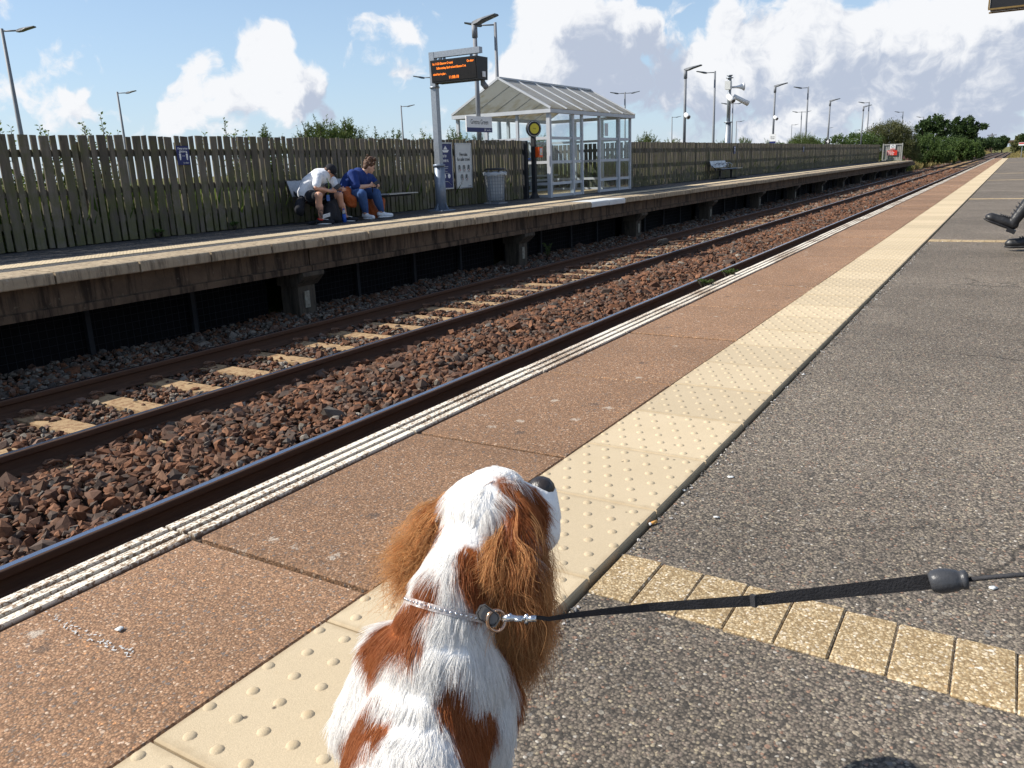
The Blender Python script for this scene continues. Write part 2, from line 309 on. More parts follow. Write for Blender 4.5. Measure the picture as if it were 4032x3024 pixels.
mat_leaf('leaf_dark', (.028, .056, .018), (.068, .11, .032)); mat_leaf('leaf_mid', (.045, .085, .02), (.10, .15, .035)); mat_leaf('leaf_gorse', (.05, .085, .02), (.13, .17, .045), 2)
mat_leaf('leaf_willow', (.07, .085, .03), (.15, .15, .06)); mat_leaf('leaf_sapling', (.09, .14, .03), (.2, .24, .07), 4, .45); mat_leaf('grass_dry', (.17, .15, .05), (.36, .28, .11), .6); mat_leaf('grass_green', (.06, .11, .02), (.14, .18, .04), .6)
mat_leaf('flower_pink', (.2, .09, .10), (.28, .13, .15), .6)
pm('bark', (.07, .055, .04), (.045, .035, .028), 12, .9, 0, .6, bdist=.02)
def mat_ground():
    b = NB('field'); P = b.pos(); f = b.noise(P, .25, 6, .65); g = b.noise(P, 6, 5, .7)
    col = b.mix(b.ramp(f, [(.35, 0.0), (.65, 1.0)]), (.09, .11, .03), (.2, .17, .07)); col = b.mix(1.0, col, b.ramp(g, [(.2, .6), (.8, 1.3)]), 'MULTIPLY')
    b.bump(g, .8, .06); MATS['field'] = b.fin(col, .95, 0.0, .1)
mat_ground()
# ------------------------------------------------------------------ mesh helpers
def M(n): return MATS[n] if isinstance(n, str) else n
def link(o, parent=None):
    COL.objects.link(o)
    if parent is not None:
        o.parent = parent
        if parent.type == 'EMPTY' and not parent.get('_local'): o.location = -parent.location
    return o
def tag(o, label=None, cat=None, group=None, kind=None):
    for k, v in (('label', label), ('category', cat), ('group', group), ('kind', kind)):
        if v: o[k] = v
    return o
def thing(name, label, cat, loc=(0, 0, 0), group=None, local=False, rz=0):
    o = bpy.data.objects.new(name, None); COL.objects.link(o); o.location = loc; o.rotation_euler = (0, 0, rz); o.empty_display_size = .1
    if local: o['_local'] = 1
    return tag(o, label, cat, group)
def copy_tree(o, parent=None):
    c = o.copy(); COL.objects.link(c)
    if parent is not None: c.parent = parent
    for ch in o.children: copy_tree(ch, c)
    return c
class MB:
    def __init__(s): s.v = []; s.f = []; s.sm = []
    def add(s, vs, fs, smooth=False):
        o = len(s.v); s.v += [tuple(v) for v in vs]; s.f += [tuple(i+o for i in f) for f in fs]; s.sm += [smooth]*len(fs); return s
    def box(s, a, b):
        (x0, y0, z0), (x1, y1, z1) = a, b
        return s.add([(x0,y0,z0),(x1,y0,z0),(x1,y1,z0),(x0,y1,z0),(x0,y0,z1),(x1,y0,z1),(x1,y1,z1),(x0,y1,z1)], [(0,3,2,1),(4,5,6,7),(0,1,5,4),(1,2,6,5),(2,3,7,6),(3,0,4,7)])
    def bar(s, p, q, w, d, up=(0, 0, 1)):
        p, q = Vector(p), Vector(q); t = (q-p).normalized(); u = Vector(up)
        if abs(t.dot(u)) > .99: u = Vector((1, 0, 0))
        x = t.cross(u).normalized()*w/2; y = x.cross(t).normalized()*d/2
        vs = [p-x-y, p+x-y, p+x+y, p-x+y, q-x-y, q+x-y, q+x+y, q-x+y]
        return s.add(vs, [(0,3,2,1),(4,5,6,7),(0,1,5,4),(1,2,6,5),(2,3,7,6),(3,0,4,7)])
    def tube(s, pts, r, n=8, cap=True):
        pts = [Vector(p) for p in pts]; k = len(pts); rs = r if isinstance(r, (list, tuple)) else [r]*k
        vs = []; fs = []; prev = None
        for i, p in enumerate(pts):
            t = (pts[min(i+1, k-1)]-pts[max(i-1, 0)]).normalized()
            if prev is None: x = t.orthogonal().normalized()
            else: x = (prev - t*prev.dot(t)).normalized()
            prev = x; y = t.cross(x)
            for j in range(n):
                a = 2*math.pi*j/n; vs.append(p + (x*math.cos(a)+y*math.sin(a))*rs[i])
        for i in range(k-1):
            for j in range(n): fs.append((i*n+j, i*n+(j+1) % n, (i+1)*n+(j+1) % n, (i+1)*n+j))
        s.add(vs, fs, True)
        if cap: o = len(s.v)-k*n; s.f += [tuple(o+j for j in reversed(range(n))), tuple(o+(k-1)*n+j for j in range(n))]; s.sm += [False, False]
        return s
    def ell(s, c, r, rot=None, nu=12, nv=8):
        if isinstance(r, (int, float)): r = (r, r, r)
        vs = []; fs = []; rot = rot or Matrix.Identity(3); c = Vector(c)
        for i in range(1, nv):
            ph = math.pi*i/nv
            for j in range(nu):
                th = 2*math.pi*j/nu; vs.append(c + rot @ Vector((r[0]*math.sin(ph)*math.cos(th), r[1]*math.sin(ph)*math.sin(th), r[2]*math.cos(ph))))
        top = len(vs); vs.append(c + rot @ Vector((0, 0, r[2]))); bot = top+1; vs.append(c - rot @ Vector((0, 0, r[2])))
        for j in range(nu):
            fs.append((top, j, (j+1) % nu)); fs.append((bot, (nv-2)*nu+(j+1) % nu, (nv-2)*nu+j))
            for i in range(nv-2): fs.append((i*nu+j, (i+1)*nu+j, (i+1)*nu+(j+1) % nu, i*nu+(j+1) % nu))
        return s.add(vs, fs, True)
    def prism(s, poly, a, b, axis='x', smooth=False):
        """poly in the two other axes, extruded a..b along axis"""
        n = len(poly)
        def mk(t, p): return {'x': (t, p[0], p[1]), 'y': (p[0], t, p[1]), 'z': (p[0], p[1], t)}[axis]
        vs = [mk(a, p) for p in poly] + [mk(b, p) for p in poly]
        s.add(vs, [(i, (i+1) % n, n+(i+1) % n, n+i) for i in range(n)], smooth)
        s.f += [tuple(len(s.v)-2*n+i for i in reversed(range(n))), tuple(len(s.v)-n+i for i in range(n))]; s.sm += [False]*2
        return s
    def mesh(s, name, mat):
        me = bpy.data.meshes.new(name); me.from_pydata(s.v, [], s.f); me.materials.append(M(mat)); me.update()
        bm = bmesh.new(); bm.from_mesh(me); bmesh.ops.recalc_face_normals(bm, faces=bm.faces); bm.to_mesh(me); bm.free()
        me.polygons.foreach_set('use_smooth', s.sm); return me
    def build(s, name, mat, parent=None, **tags):
        return tag(link(bpy.data.objects.new(name, s.mesh(name, mat)), parent), **tags)
def box(a, b): return MB().box(a, b)
def place(me, name, parent, loc=(0, 0, 0), rot=(0, 0, 0), scale=(1, 1, 1)):
    o = bpy.data.objects.new(name, me); COL.objects.link(o)
    if parent is not None: o.parent = parent
    base = -parent.location if (parent is not None and parent.type == 'EMPTY' and not parent.get('_local')) else Vector((0, 0, 0))
    o.location = base + Vector(loc); o.rotation_euler = rot; o.scale = scale; return o
def bevel_box_mesh(name, dim, bev, mat, seg=1):
    bm = bmesh.new(); bmesh.ops.create_cube(bm, size=1); bmesh.ops.scale(bm, vec=dim, verts=bm.verts)
    bmesh.ops.bevel(bm, geom=bm.edges, offset=bev, segments=seg, affect='EDGES')
    me = bpy.data.meshes.new(name); bm.to_mesh(me); bm.free(); me.materials.append(M(mat)); return me
def np_mesh(name, V, F, mat, cols=None, colname='col', smooth=False):
    """V (n,3) float, F (m,3|4) int"""
    me = bpy.data.meshes.new(name); k = F.shape[1]
    me.vertices.add(len(V)); me.vertices.foreach_set('co', np.ascontiguousarray(V, dtype=np.float32).ravel())
    me.loops.add(F.size); me.loops.foreach_set('vertex_index', np.ascontiguousarray(F, dtype=np.int32).ravel())
    me.polygons.add(len(F)); me.polygons.foreach_set('loop_start', np.arange(0, F.size, k, dtype=np.int32))
    me.update(calc_edges=True); me.polygons.foreach_set('use_smooth', [smooth]*len(F)); me.materials.append(M(mat))
    if cols is not None:
        if cols.ndim == 1: at = me.attributes.new(colname, 'FLOAT', 'POINT'); at.data.foreach_set('value', cols.astype(np.float32))
        else:
            at = me.attributes.new(colname, 'FLOAT_COLOR', 'POINT'); c4 = np.ones((len(V), 4), np.float32); c4[:, :3] = cols; at.data.foreach_set('color', c4.ravel())
    return me
DEP = lambda: bpy.context.evaluated_depsgraph_get()
def blob_mesh(name, segs, ells=(), voxel=.01, smooth=8, mat='black', shade=True):
    """one continuous surface from tapered limbs (p0,r0,p1,r1) and ellipsoids (c,r,rot)"""
    mb = MB()
    for p0, r0, p1, r1 in segs:
        p0, p1 = Vector(p0), Vector(p1); n = max(2, int((p1-p0).length/(.35*min(r0, r1)))+1)
        for i in range(n+1):
            t = i/n; mb.ell(p0.lerp(p1, t), r0+(r1-r0)*t, None, 10, 7)
    for e in ells: mb.ell(e[0], e[1], e[2] if len(e) > 2 else None, 18, 12)
    me = mb.mesh(name, mat); o = bpy.data.objects.new('tmp', me); COL.objects.link(o)
    m = o.modifiers.new('r', 'REMESH'); m.mode = 'VOXEL'; m.voxel_size = voxel; m.use_smooth_shade = shade
    if smooth: s = o.modifiers.new('s', 'SMOOTH'); s.iterations = smooth; s.factor = .5
    dg = DEP(); dg.update(); nm = bpy.data.meshes.new_from_object(o.evaluated_get(dg)); nm.name = name
    bpy.data.objects.remove(o); bpy.data.meshes.remove(me)
    nm.materials.clear(); nm.materials.append(M(mat)); nm.polygons.foreach_set('use_smooth', [shade]*len(nm.polygons)); return nm
def blob(name, segs, ells=(), voxel=.01, smooth=8, mat='black', parent=None, **tags):
    return tag(link(bpy.data.objects.new(name, blob_mesh(name, segs, ells, voxel, smooth, mat)), parent), **tags)
def text(s, size, mat, origin, xdir, ydir, parent, name='lettering', align='LEFT', spacing=1.0, squash=1.0, bold=0.0):
    cu = bpy.data.curves.new('t', 'FONT'); cu.body = s; cu.size = size; cu.align_x = align; cu.space_character = spacing; cu.offset = bold
    o = bpy.data.objects.new('t', cu); COL.objects.link(o); dg = DEP(); dg.update(); me = bpy.data.meshes.new_from_object(o.evaluated_get(dg))
    bpy.data.objects.remove(o); bpy.data.curves.remove(cu); x, y = Vector(xdir).normalized()*squash, Vector(ydir).normalized(); og = Vector(origin)
    for v in me.vertices: v.co = og + x*v.co.x + y*v.co.y
    me.materials.clear(); me.materials.append(M(mat)); me.name = name
    return link(bpy.data.objects.new(name, me), parent)

# ------------------------------------------------------------------ setting: terrain, platforms, track
ZF = .03            # far platform level
def terrain():
    ys = [-2500, -600, -120, -40, -12, -5.6, -2.6, 0, 1.5, 2.2, 8.4, 8.8, 10.2, 11.3, 12.5, 16, 30, 60, 120, 600, 2500]
    zs = [.0, .0, .0, .0, .05, .0, -.25, -.85, -1.22, -1.25, -1.25, -1.2, -.6, -.12, -.08, -.08, -.1, -.1, 0, 0, 0]
    xs = list(np.concatenate([np.arange(-60, 320, 5.0), np.geomspace(330, 5000, 20)]))
    V = []; F = []
    for x in xs:
        for y, z in zip(ys, zs):
            k = .12*math.sin(x*.31+y*.7)*(.0 if 1 < y < 9 else 1)*(1 if abs(y) < 40 else 0)*.5
            if x > 330 and 1 < y < 9.5: z = max(z, z+(x-330)*.004)
            V.append((x, y, z+k if abs(y) < 100 else z))
    n = len(ys)
    for i in range(len(xs)-1):
        for j in range(n-1): F.append((i*n+j, (i+1)*n+j, (i+1)*n+j+1, i*n+j+1))
    link(bpy.data.objects.new('ground', np_mesh('ground', np.array(V), np.array(F), 'field', smooth=True)))['kind'] = 'structure'
terrain()
box((-60, 1.95, -1.5), (420, 8.7, -1.11)).build('track_bed', 'rubble', None, kind='structure')
# distant hill ridge low on the horizon
def make_near_platform():
    pl = box((-6, -5.2, -1.3), (81.5, .694, -.012)).build('platform_near', 'asphalt', None, kind='structure')
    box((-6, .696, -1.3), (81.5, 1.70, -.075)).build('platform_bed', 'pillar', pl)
    t = tile_mesh(.396, .395, 6, 'tactile_tile')
    for i in range(212):
        x = .636-17*.4+i*.4
        if x > 81.2: break
        place(t, 'tactile_tile', pl, (x+.2, .904, rnd.uniform(-.0012, .0012)), (rnd.uniform(-.001, .001), rnd.uniform(-.001, .001), rnd.uniform(-.002, .002)))
    s = bevel_box_mesh('coping_slab', (.898, .572, .075), .005, 'slab'); wl = white_edge_mesh()
    for i in range(-8, 88):
        x = 1.174+i*.9195; dz = rnd.uniform(-.004, .003); ro = (rnd.uniform(-.002, .002), rnd.uniform(-.003, .003), rnd.uniform(-.002, .002))
        if x < -6 or x+.92 > 81.5: continue
        place(s, 'coping_slab', pl, (x+.46, 1.392, -.0385+dz), ro)
        place(wl, 'edge_strip', pl, (x+.46, 1.75, -.036+dz), (0, 0, rnd.uniform(-.0015, .0015)))
    pv = bevel_box_mesh('paver', (.192, .0962, .05), .003, 'paver')
    for rx in (1.50, 9.31, 17.2, 27.1, 34.0, 57.6):
        for k in range(40):
            y = .645-k*.0985
            if rx > 20 and k > 24: break
            place(pv, 'paver', pl, (rx+.004*k*(-1 if rx < 5 else .8) + rnd.uniform(-.002, .002), y, -.033+rnd.uniform(-.001, .003)), (rnd.uniform(-.01, .01), rnd.uniform(-.008, .008), rnd.uniform(-.01, .01)))
    return pl
def tile_mesh(lx, ly, nb, name):
    mb = MB(); z0, z1 = -.05, .004; e = .004
    mb.add([(-lx/2, -ly/2, z0), (lx/2, -ly/2, z0), (lx/2, ly/2, z0), (-lx/2, ly/2, z0), (-lx/2, -ly/2, z1-e), (lx/2, -ly/2, z1-e), (lx/2, ly/2, z1-e), (-lx/2, ly/2, z1-e),
            (-lx/2+e, -ly/2+e, z1), (lx/2-e, -ly/2+e, z1), (lx/2-e, ly/2-e, z1), (-lx/2+e, ly/2-e, z1)],
           [(0, 3, 2, 1), (8, 9, 10, 11)] + [(i, (i+1) % 4, 4+(i+1) % 4, 4+i) for i in range(4)] + [(4+i, 4+(i+1) % 4, 8+(i+1) % 4, 8+i) for i in range(4)])
    p = lx/nb; rr = .0125*nb/6*lx/.396*1.0
    for i in range(nb):
        for j in range(nb):
            cx = -lx/2+(i+.5)*p; cy = -ly/2+(j+.5)*p + (p*.25 if i % 2 else -p*.25); vs = []; fs = []; n = 10
            for k, (r, z) in enumerate(((1.0, -.0005), (.80, .0021), (.45, .0037))):
                for a in range(n): vs.append((cx+r*rr*math.cos(2*math.pi*a/n), cy+r*rr*math.sin(2*math.pi*a/n), z1+z))
            vs.append((cx, cy, z1+.0042))
            for k in range(2):
                for a in range(n): fs.append((k*n+a, k*n+(a+1) % n, (k+1)*n+(a+1) % n, (k+1)*n+a))
            for a in range(n): fs.append((2*n+a, 2*n+(a+1) % n, 3*n))
            mb.add(vs, fs, True)
    return mb.mesh(name, 'tactile')
def white_edge_mesh():
    # grooved nosing: three painted ribs
    L = .908/2; P = [(.062, -.06), (.062, .034)]
    for c in (.044, .0, -.044): P += [(c+.014, .037), (c+.012, .039), (c-.012, .039), (c-.015, .024), (c-.029, .024)]
    P += [(-.078, .02), (-.078, -.06)]
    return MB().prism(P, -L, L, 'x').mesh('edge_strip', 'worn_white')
PLN = make_near_platform()
box((-6, .70, -.13), (81.5, 1.66, -.078)).build('slab_bedding', 'black', PLN)
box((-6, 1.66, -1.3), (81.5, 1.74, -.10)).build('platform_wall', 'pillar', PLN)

def make_far_platform():
    x0, x1 = -2, 82
    pl = box((x0, 8.52, ZF-.16), (x1, 10.92, ZF)).build('platform_far', 'asphalt_far', None, kind='structure')
    box((18.50, 10.925, ZF-.16), (24.78, 13.30, ZF-.004)).build('shelter_apron', 'asphalt_far', pl)
    cs = coping_mesh(); t = tile_mesh(.396, .395, 6, 'tactile_tile_far')
    ss = bevel_box_mesh('brown_slab', (.92, .36, .05), .004, 'slab')
    for i in range(200):
        x = 4.46-7*.93+i*.93
        if x+.93 > x1: break
        if x < x0: continue
        o = place(cs, 'coping_slab', pl, (x+.465, rnd.uniform(-.008, .008), ZF+rnd.uniform(-.005, .005)))
        if 16.5 < x < 17.5: o.data = cs.copy(); o.data.materials[0] = M('off_white')
    for i in range(260):
        x = x0+.2+i*.4
        if x > x1-.2: break
        place(t, 'tactile_tile', pl, (x, 9.0, ZF+.004+rnd.uniform(-.001, .001)))
    # concrete fascia beam, corbelled pillars, dark screens and posts below the deck
    for i in range(-2, 13):
        x = 8.07+i*5.95
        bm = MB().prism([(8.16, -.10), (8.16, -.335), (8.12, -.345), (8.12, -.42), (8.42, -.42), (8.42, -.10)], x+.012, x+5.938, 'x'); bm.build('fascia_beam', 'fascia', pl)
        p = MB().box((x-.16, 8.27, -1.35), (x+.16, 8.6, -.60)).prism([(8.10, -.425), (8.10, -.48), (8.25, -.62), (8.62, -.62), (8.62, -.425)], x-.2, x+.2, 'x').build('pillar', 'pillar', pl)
        mb = MB().box((x-.06, 8.25, -.93), (x+.03, 8.266, -.70)); mb.build('plate', 'plate_pale', p)
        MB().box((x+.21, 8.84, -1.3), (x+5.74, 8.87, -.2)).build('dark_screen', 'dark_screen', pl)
        for q in (1.6, 3.05, 4.45):
            MB().box((x+q-.03, 8.74, -1.3), (x+q+.03, 8.80, -.3)).build('screen_post', 'dark_post', pl)
        wires = MB()
        for k in range(9): wires.box((x+.21, 8.806, -1.12+k*.09), (x+5.74, 8.81, -1.116+k*.09))
        for k in range(60): wires.box((x+.21+k*.092, 8.80, -1.2), (x+.214+k*.092, 8.804, -.3))
        wires.build('wire_mesh', 'dark_post', pl)
    return pl
def coping_mesh():
    # bull-nosed coping, profile in (y,z) with z relative to the platform level
    P = [(8.53, -.10), (8.53, .004), (8.06, .004), (8.0, .002), (7.982, -.004), (7.972, -.016), (7.968, -.04), (7.968, -.11), (7.978, -.12), (8.2, -.12)]
    return MB().prism(P, -.455, .455, 'x').mesh('coping_slab', 'coping')
PLF = make_far_platform()

# ------------------------------------------------------------------ track
RT = -.91
def rail_profile(yc):
    h = [(.0360, 0), (.0365, -.012), (.034, -.034), (.030, -.040), (.012, -.052), (.009, -.08), (.010, -.115), (.020, -.135), (.069, -.148), (.070, -.159)]
    pts = [(yc+.020, RT+.0), (yc+.032, RT-.0042)] + [(yc+a, RT+b-.008) for a, b in h]
    return pts + [(2*yc-a, b) for a, b in reversed(pts)]
def make_track(y1, y2, label_side):
    t = bpy.data.objects.new('railway_track', None); COL.objects.link(t); t.location = (0, y1, RT); t['kind'] = 'structure'
    for y in (y1, y2):
        MB().prism(rail_profile(y), -40, 420, 'x').build('rail', 'rail', t)
    sl = MB(); yc = (y1+y2)/2; w = .13
    sl.prism([(-w, -.16), (-w+.02, 0), (w-.02, 0), (w, -.16)], -1.25, 1.25, 'y'); sm = sl.mesh('sleeper', 'sleeper')
    cm = MB()
    for ys in (-.752, .752):
        for sd in (-1, 1):
            pts = [Vector((.055, sd*.115, .0)), (.04, sd*.13, .028), (0, sd*.135, .036), (-.045, sd*.125, .03), (-.05, sd*.095, .028), (-.02, sd*.075, .034), (.02, sd*.078, .03), (.035, sd*.10, .02), (.0, sd*.105, .012), (-.05, sd*.10, .01)]
            cm.tube([Vector((Vector(p).x*1.15, Vector(p).y, Vector(p).z*1.5))+Vector((0, ys, 0)) for p in pts], .0105, 6)
            cm.box((-.06, ys+sd*.10-.035, -.005), (.06, ys+sd*.10+.035, .012))
    c_m = cm.mesh('rail_clip', 'clip')
    for i in range(-30, 230):
        x = 3.53+i*.64+(.0 if y1 > 4 else .21)
        s = place(sm, 'sleeper', t, (x+rnd.uniform(-.012, .012), yc, RT-.166), (0, 0, rnd.uniform(-.01, .01)))
        if x < 45: place(c_m, 'rail_clip', s)
    return t
TR_NEAR = make_track(2.50, 4.00, 'near'); TR_FAR = make_track(5.745, 7.25, 'far')

def ico():
    t = (1+5**.5)/2
    v = np.array([(-1,t,0),(1,t,0),(-1,-t,0),(1,-t,0),(0,-1,t),(0,1,t),(0,-1,-t),(0,1,-t),(t,0,-1),(t,0,1),(-t,0,-1),(-t,0,1)], float)/math.sqrt(1+t*t)
    f = np.array([(0,11,5),(0,5,1),(0,1,7),(0,7,10),(0,10,11),(1,5,9),(5,11,4),(11,10,2),(10,7,6),(7,1,8),(3,9,4),(3,4,2),(3,2,6),(3,6,8),(3,8,9),(4,9,5),(2,4,11),(6,2,10),(8,6,7),(9,8,1)])
    return v, f
def rot_rand(n):
    q = nr.normal(size=(n, 4)); q /= np.linalg.norm(q, axis=1)[:, None]; w, x, y, z = q.T
    return np.stack([1-2*(y*y+z*z), 2*(x*y-z*w), 2*(x*z+y*w), 2*(x*y+z*w), 1-2*(x*x+z*z), 2*(y*z-x*w), 2*(x*z-y*w), 2*(y*z+x*w), 1-2*(x*x+y*y)], 1).reshape(n, 3, 3)
def stones(name, pos, size, cols, parent=None, **tags):
    n = len(pos); v, f = ico()
    S = v[None]*nr.uniform(.5, 1.3, (n, 12, 1))*nr.uniform(.45, 1.2, (n, 1, 3))*size[:, None, None]
    S = np.einsum('nij,nkj->nki', rot_rand(n), S); S[:, :, 2] *= .8; S += pos[:, None, :]
    F = (f[None]+np.arange(n)[:, None, None]*12).reshape(-1, 3)
    me = np_mesh(name, S.reshape(-1, 3), F, 'stone', np.repeat(cols, 12, axis=0))
    return tag(link(bpy.data.objects.new(name, me), parent), **tags)
def ballast():
    P = []; S = []; C = []
    rusty = np.array([(.155, .070, .037), (.12, .057, .033), (.185, .088, .048), (.095, .052, .035), (.085, .06, .047), (.135, .074, .046)])
    grey = np.array([(.14, .12, .10), (.10, .09, .08), (.18, .155, .125), (.085, .07, .058), (.15, .095, .07), (.21, .185, .155)])
    def fill(y0, y1, zf, bands, pal, p2=None, mixp=0.0, keep=None):
        for xa, xb, dens, sz in bands:
            n = int((xb-xa)*(y1-y0)*dens); x = nr.uniform(xa, xb, n); y = nr.uniform(y0, y1, n); z = zf(x, y)
            s = sz*nr.lognormal(0, .34, n); m = np.ones(n, bool) if keep is None else keep(x, y)
            c = pal[nr.integers(0, len(pal), n)]*nr.uniform(.7, 1.3, (n, 1))
            if p2 is not None:
                k = nr.random(n) < mixp; c[k] = p2[nr.integers(0, len(p2), k.sum())]*nr.uniform(.7, 1.3, (k.sum(), 1))
            P.append(np.stack([x, y, z + nr.uniform(-.012, .022, n)], 1)[m]); S.append(s[m]); C.append(c[m])
    def six(x, y): return -1.045 + .055*np.exp(-((y-4.9)/.42)**2) + .018*np.sin(x*2.1)*np.cos(y*5+x) - .04*np.exp(-((y-5.55)/.12)**2) - .02*np.exp(-((y-4.12)/.1)**2)
    def off_sleeper(x, y, y0=5.9):
        d = np.abs(((x-3.53)/.64 + .5) % 1 - .5)*.64
        return (d > .135) | (nr.random(len(x)) < .05)
    def ends(x, y): d = np.abs(((x-3.53)/.64 + .5) % 1 - .5)*.64; return ~((d < .11) & (y > 5.28) & (y < 5.62) & (nr.random(len(x)) < .82))
    bands = [(1.6, 12, 700, .036), (12, 24, 480, .039), (24, 45, 230, .05), (45, 90, 110, .07)]
    fill(4.09, 5.66, six, bands, rusty, grey, .07, ends)
    fill(5.84, 7.16, lambda x, y: -1.085+.012*np.sin(x*3+y*4), [(2.4, 12, 600, .028), (12, 24, 380, .036), (24, 45, 170, .05), (45, 90, 80, .07)], rusty, grey, .3, off_sleeper)
    fill(7.36, 8.78, lambda x, y: -1.10+.02*np.sin(x*1.7)+.05*np.clip((y-7.5), 0, 1), [(3, 12, 520, .03), (12, 24, 340, .036), (24, 45, 160, .05), (45, 84, 70, .07)], grey, rusty, .35)
    fill(2.62, 3.88, lambda x, y: -1.09+0*x, [(-1, 10, 200, .04)], rusty, grey, .2)
    fill(7.36, 9.6, lambda x, y: -1.08+0*x, [(84, 130, 60, .08)], grey, rusty, .6)
    stones('ballast', np.concatenate(P), np.concatenate(S), np.concatenate(C), None, kind='stuff', label='rusty brown ballast stones between and beside the rails', cat='ballast')
ballast()

cc = thing('cable_coil', 'dark coiled cable lying beside the far track rail', 'cable', (18.3, 6.9, -1.04))
MB().tube([(18.0+.012*k, 6.92+.07*math.cos(k*1.1), -.985+.07*math.sin(k*1.1)) for k in range(34)], .014, 6).build('coil', 'dark_post', cc); MB().tube([(18.42, 6.9, -1.02), (18.9, 6.75, -1.03), (19.3, 6.5, -1.05)], .022, 6).build('tail', 'clip', cc)
# ------------------------------------------------------------------ fences on the far platform
FY = 10.75
BOARDS = []
def board_mesh(w, h, name='board'):
    # a slightly cupped, hand-sawn plank with an uneven top
    mb = MB(); t = .022; n = 6; vs = []; fs = []
    j = [rnd.uniform(-.004, .004) for _ in range(4*(n+1))]
    for i in range(n+1):
        z = h*i/n
        for k, (x, y) in enumerate(((-w/2, 0), (w/2, 0), (w/2, t), (-w/2, t))): vs.append((x+j[i*4+k]*.6, y+j[i*4+k]*.4, z+(rnd.uniform(-.006, .006) if i == n else 0)))
    for i in range(n):
        for k in range(4): fs.append((i*4+k, i*4+(k+1) % 4, (i+1)*4+(k+1) % 4, (i+1)*4+k))
    fs += [(3, 2, 1, 0), (n*4, n*4+1, n*4+2, n*4+3)]
    return mb.add(vs, fs).mesh(name, 'fence_wood')
WIDE = [board_mesh(.122, 1.43) for _ in range(8)]; NARROW = [board_mesh(.074, 1.43) for _ in range(8)]
def fence_run(name, label, x0, x1, y, individual, zb=ZF+.012, rails=True):
    f = thing(name, label, 'fence', ((x0+x1)/2, y, ZF), 'wooden board fences behind the far platform')
    VV = []; FF = []; CC = []; x = x0; k = 0; cnt = 0
    while x < x1-.03:
        w = .122 if k % 2 == 0 else .074; src = (WIDE if k % 2 == 0 else NARROW)[rnd.randrange(8)]
        cx = x+w/2; rz = rnd.uniform(-.05, .05); lean = rnd.uniform(-.008, .008); sz = 1+rnd.uniform(-.006, .006); dz = rnd.uniform(-.01, .01)
        yy = y+rnd.uniform(-.004, .004)
        if cnt < individual: place(src, 'board', f, (cx, yy, zb+dz), (0, lean, rz), (1, 1, sz)); cnt += 1
        else:
            co = np.array([v.co for v in src.vertices]); c, s = math.cos(rz), math.sin(rz)
            p = np.stack([co[:, 0]*c-co[:, 1]*s+cx+co[:, 2]*lean, co[:, 0]*s+co[:, 1]*c+yy, co[:, 2]*sz+zb+dz], 1)
            o = sum(len(v) for v in VV); VV.append(p); FF += [tuple(o+i for i in q.vertices) for q in src.polygons]; CC.append(np.full(len(p), rnd.random()))
        x += w+.035; k += 1
    if VV: o = link(bpy.data.objects.new('board_rest', np_mesh('board_rest', np.concatenate(VV), np.array(FF), 'fence_wood', np.concatenate(CC))), f); o['kind'] = 'stuff'
    if rails:
        for z in (.32, .72, 1.22):
            xa = x0
            while xa < x1:
                xb = min(xa+3.2, x1); box((xa+.004, y+.03, ZF+z-.05+rnd.uniform(-.01, .01)), (xb-.004, y+.075, ZF+z+.04)).build('rail', 'fence_wood', f); xa = xb
        xa = x0+.3
        while xa < x1: box((xa-.05, y+.078, ZF-.25), (xa+.05, y+.175, ZF+1.36)).build('post', 'fence_wood', f); xa += 1.6
    return f
F1 = fence_run('board_fence', 'weathered mossy board fence behind the bench where two people sit', 3.2, 18.36, FY, 126)
F2 = fence_run('board_fence', 'board fence at the back of the glazed shelter', 18.3, 24.9, 13.32, 40)
F3 = fence_run('board_fence', 'long weathered board fence running from shelter to the far gate', 24.86, 81.6, FY, 134)
# returns either side of the shelter recess
for xr, lab in ((18.46, 'short board fence return beside the glazed shelter at the help point'), (24.80, 'short board fence return beside the glazed shelter at the empty bench')):
    f = thing('board_fence', lab, 'fence', (xr, 12, ZF)); y = 10.82
    for k in range(16):
        o = place(rnd.choice(WIDE), 'board', f, (xr, y+.06, ZF), (0, 0, R_(90)+rnd.uniform(-.04, .04))); y += .155
    for z in (.32, 1.22): box((xr+.004, 10.80, ZF+z-.05), (xr+.05, 13.28, ZF+z+.04)).build('rail', 'fence_wood', f)
tag(box((18.36, 10.66, ZF), (18.47, 10.79, 1.46)).build('fence_post', 'dark_post', None), 'dark end post of the board fence beside the help point', 'post')

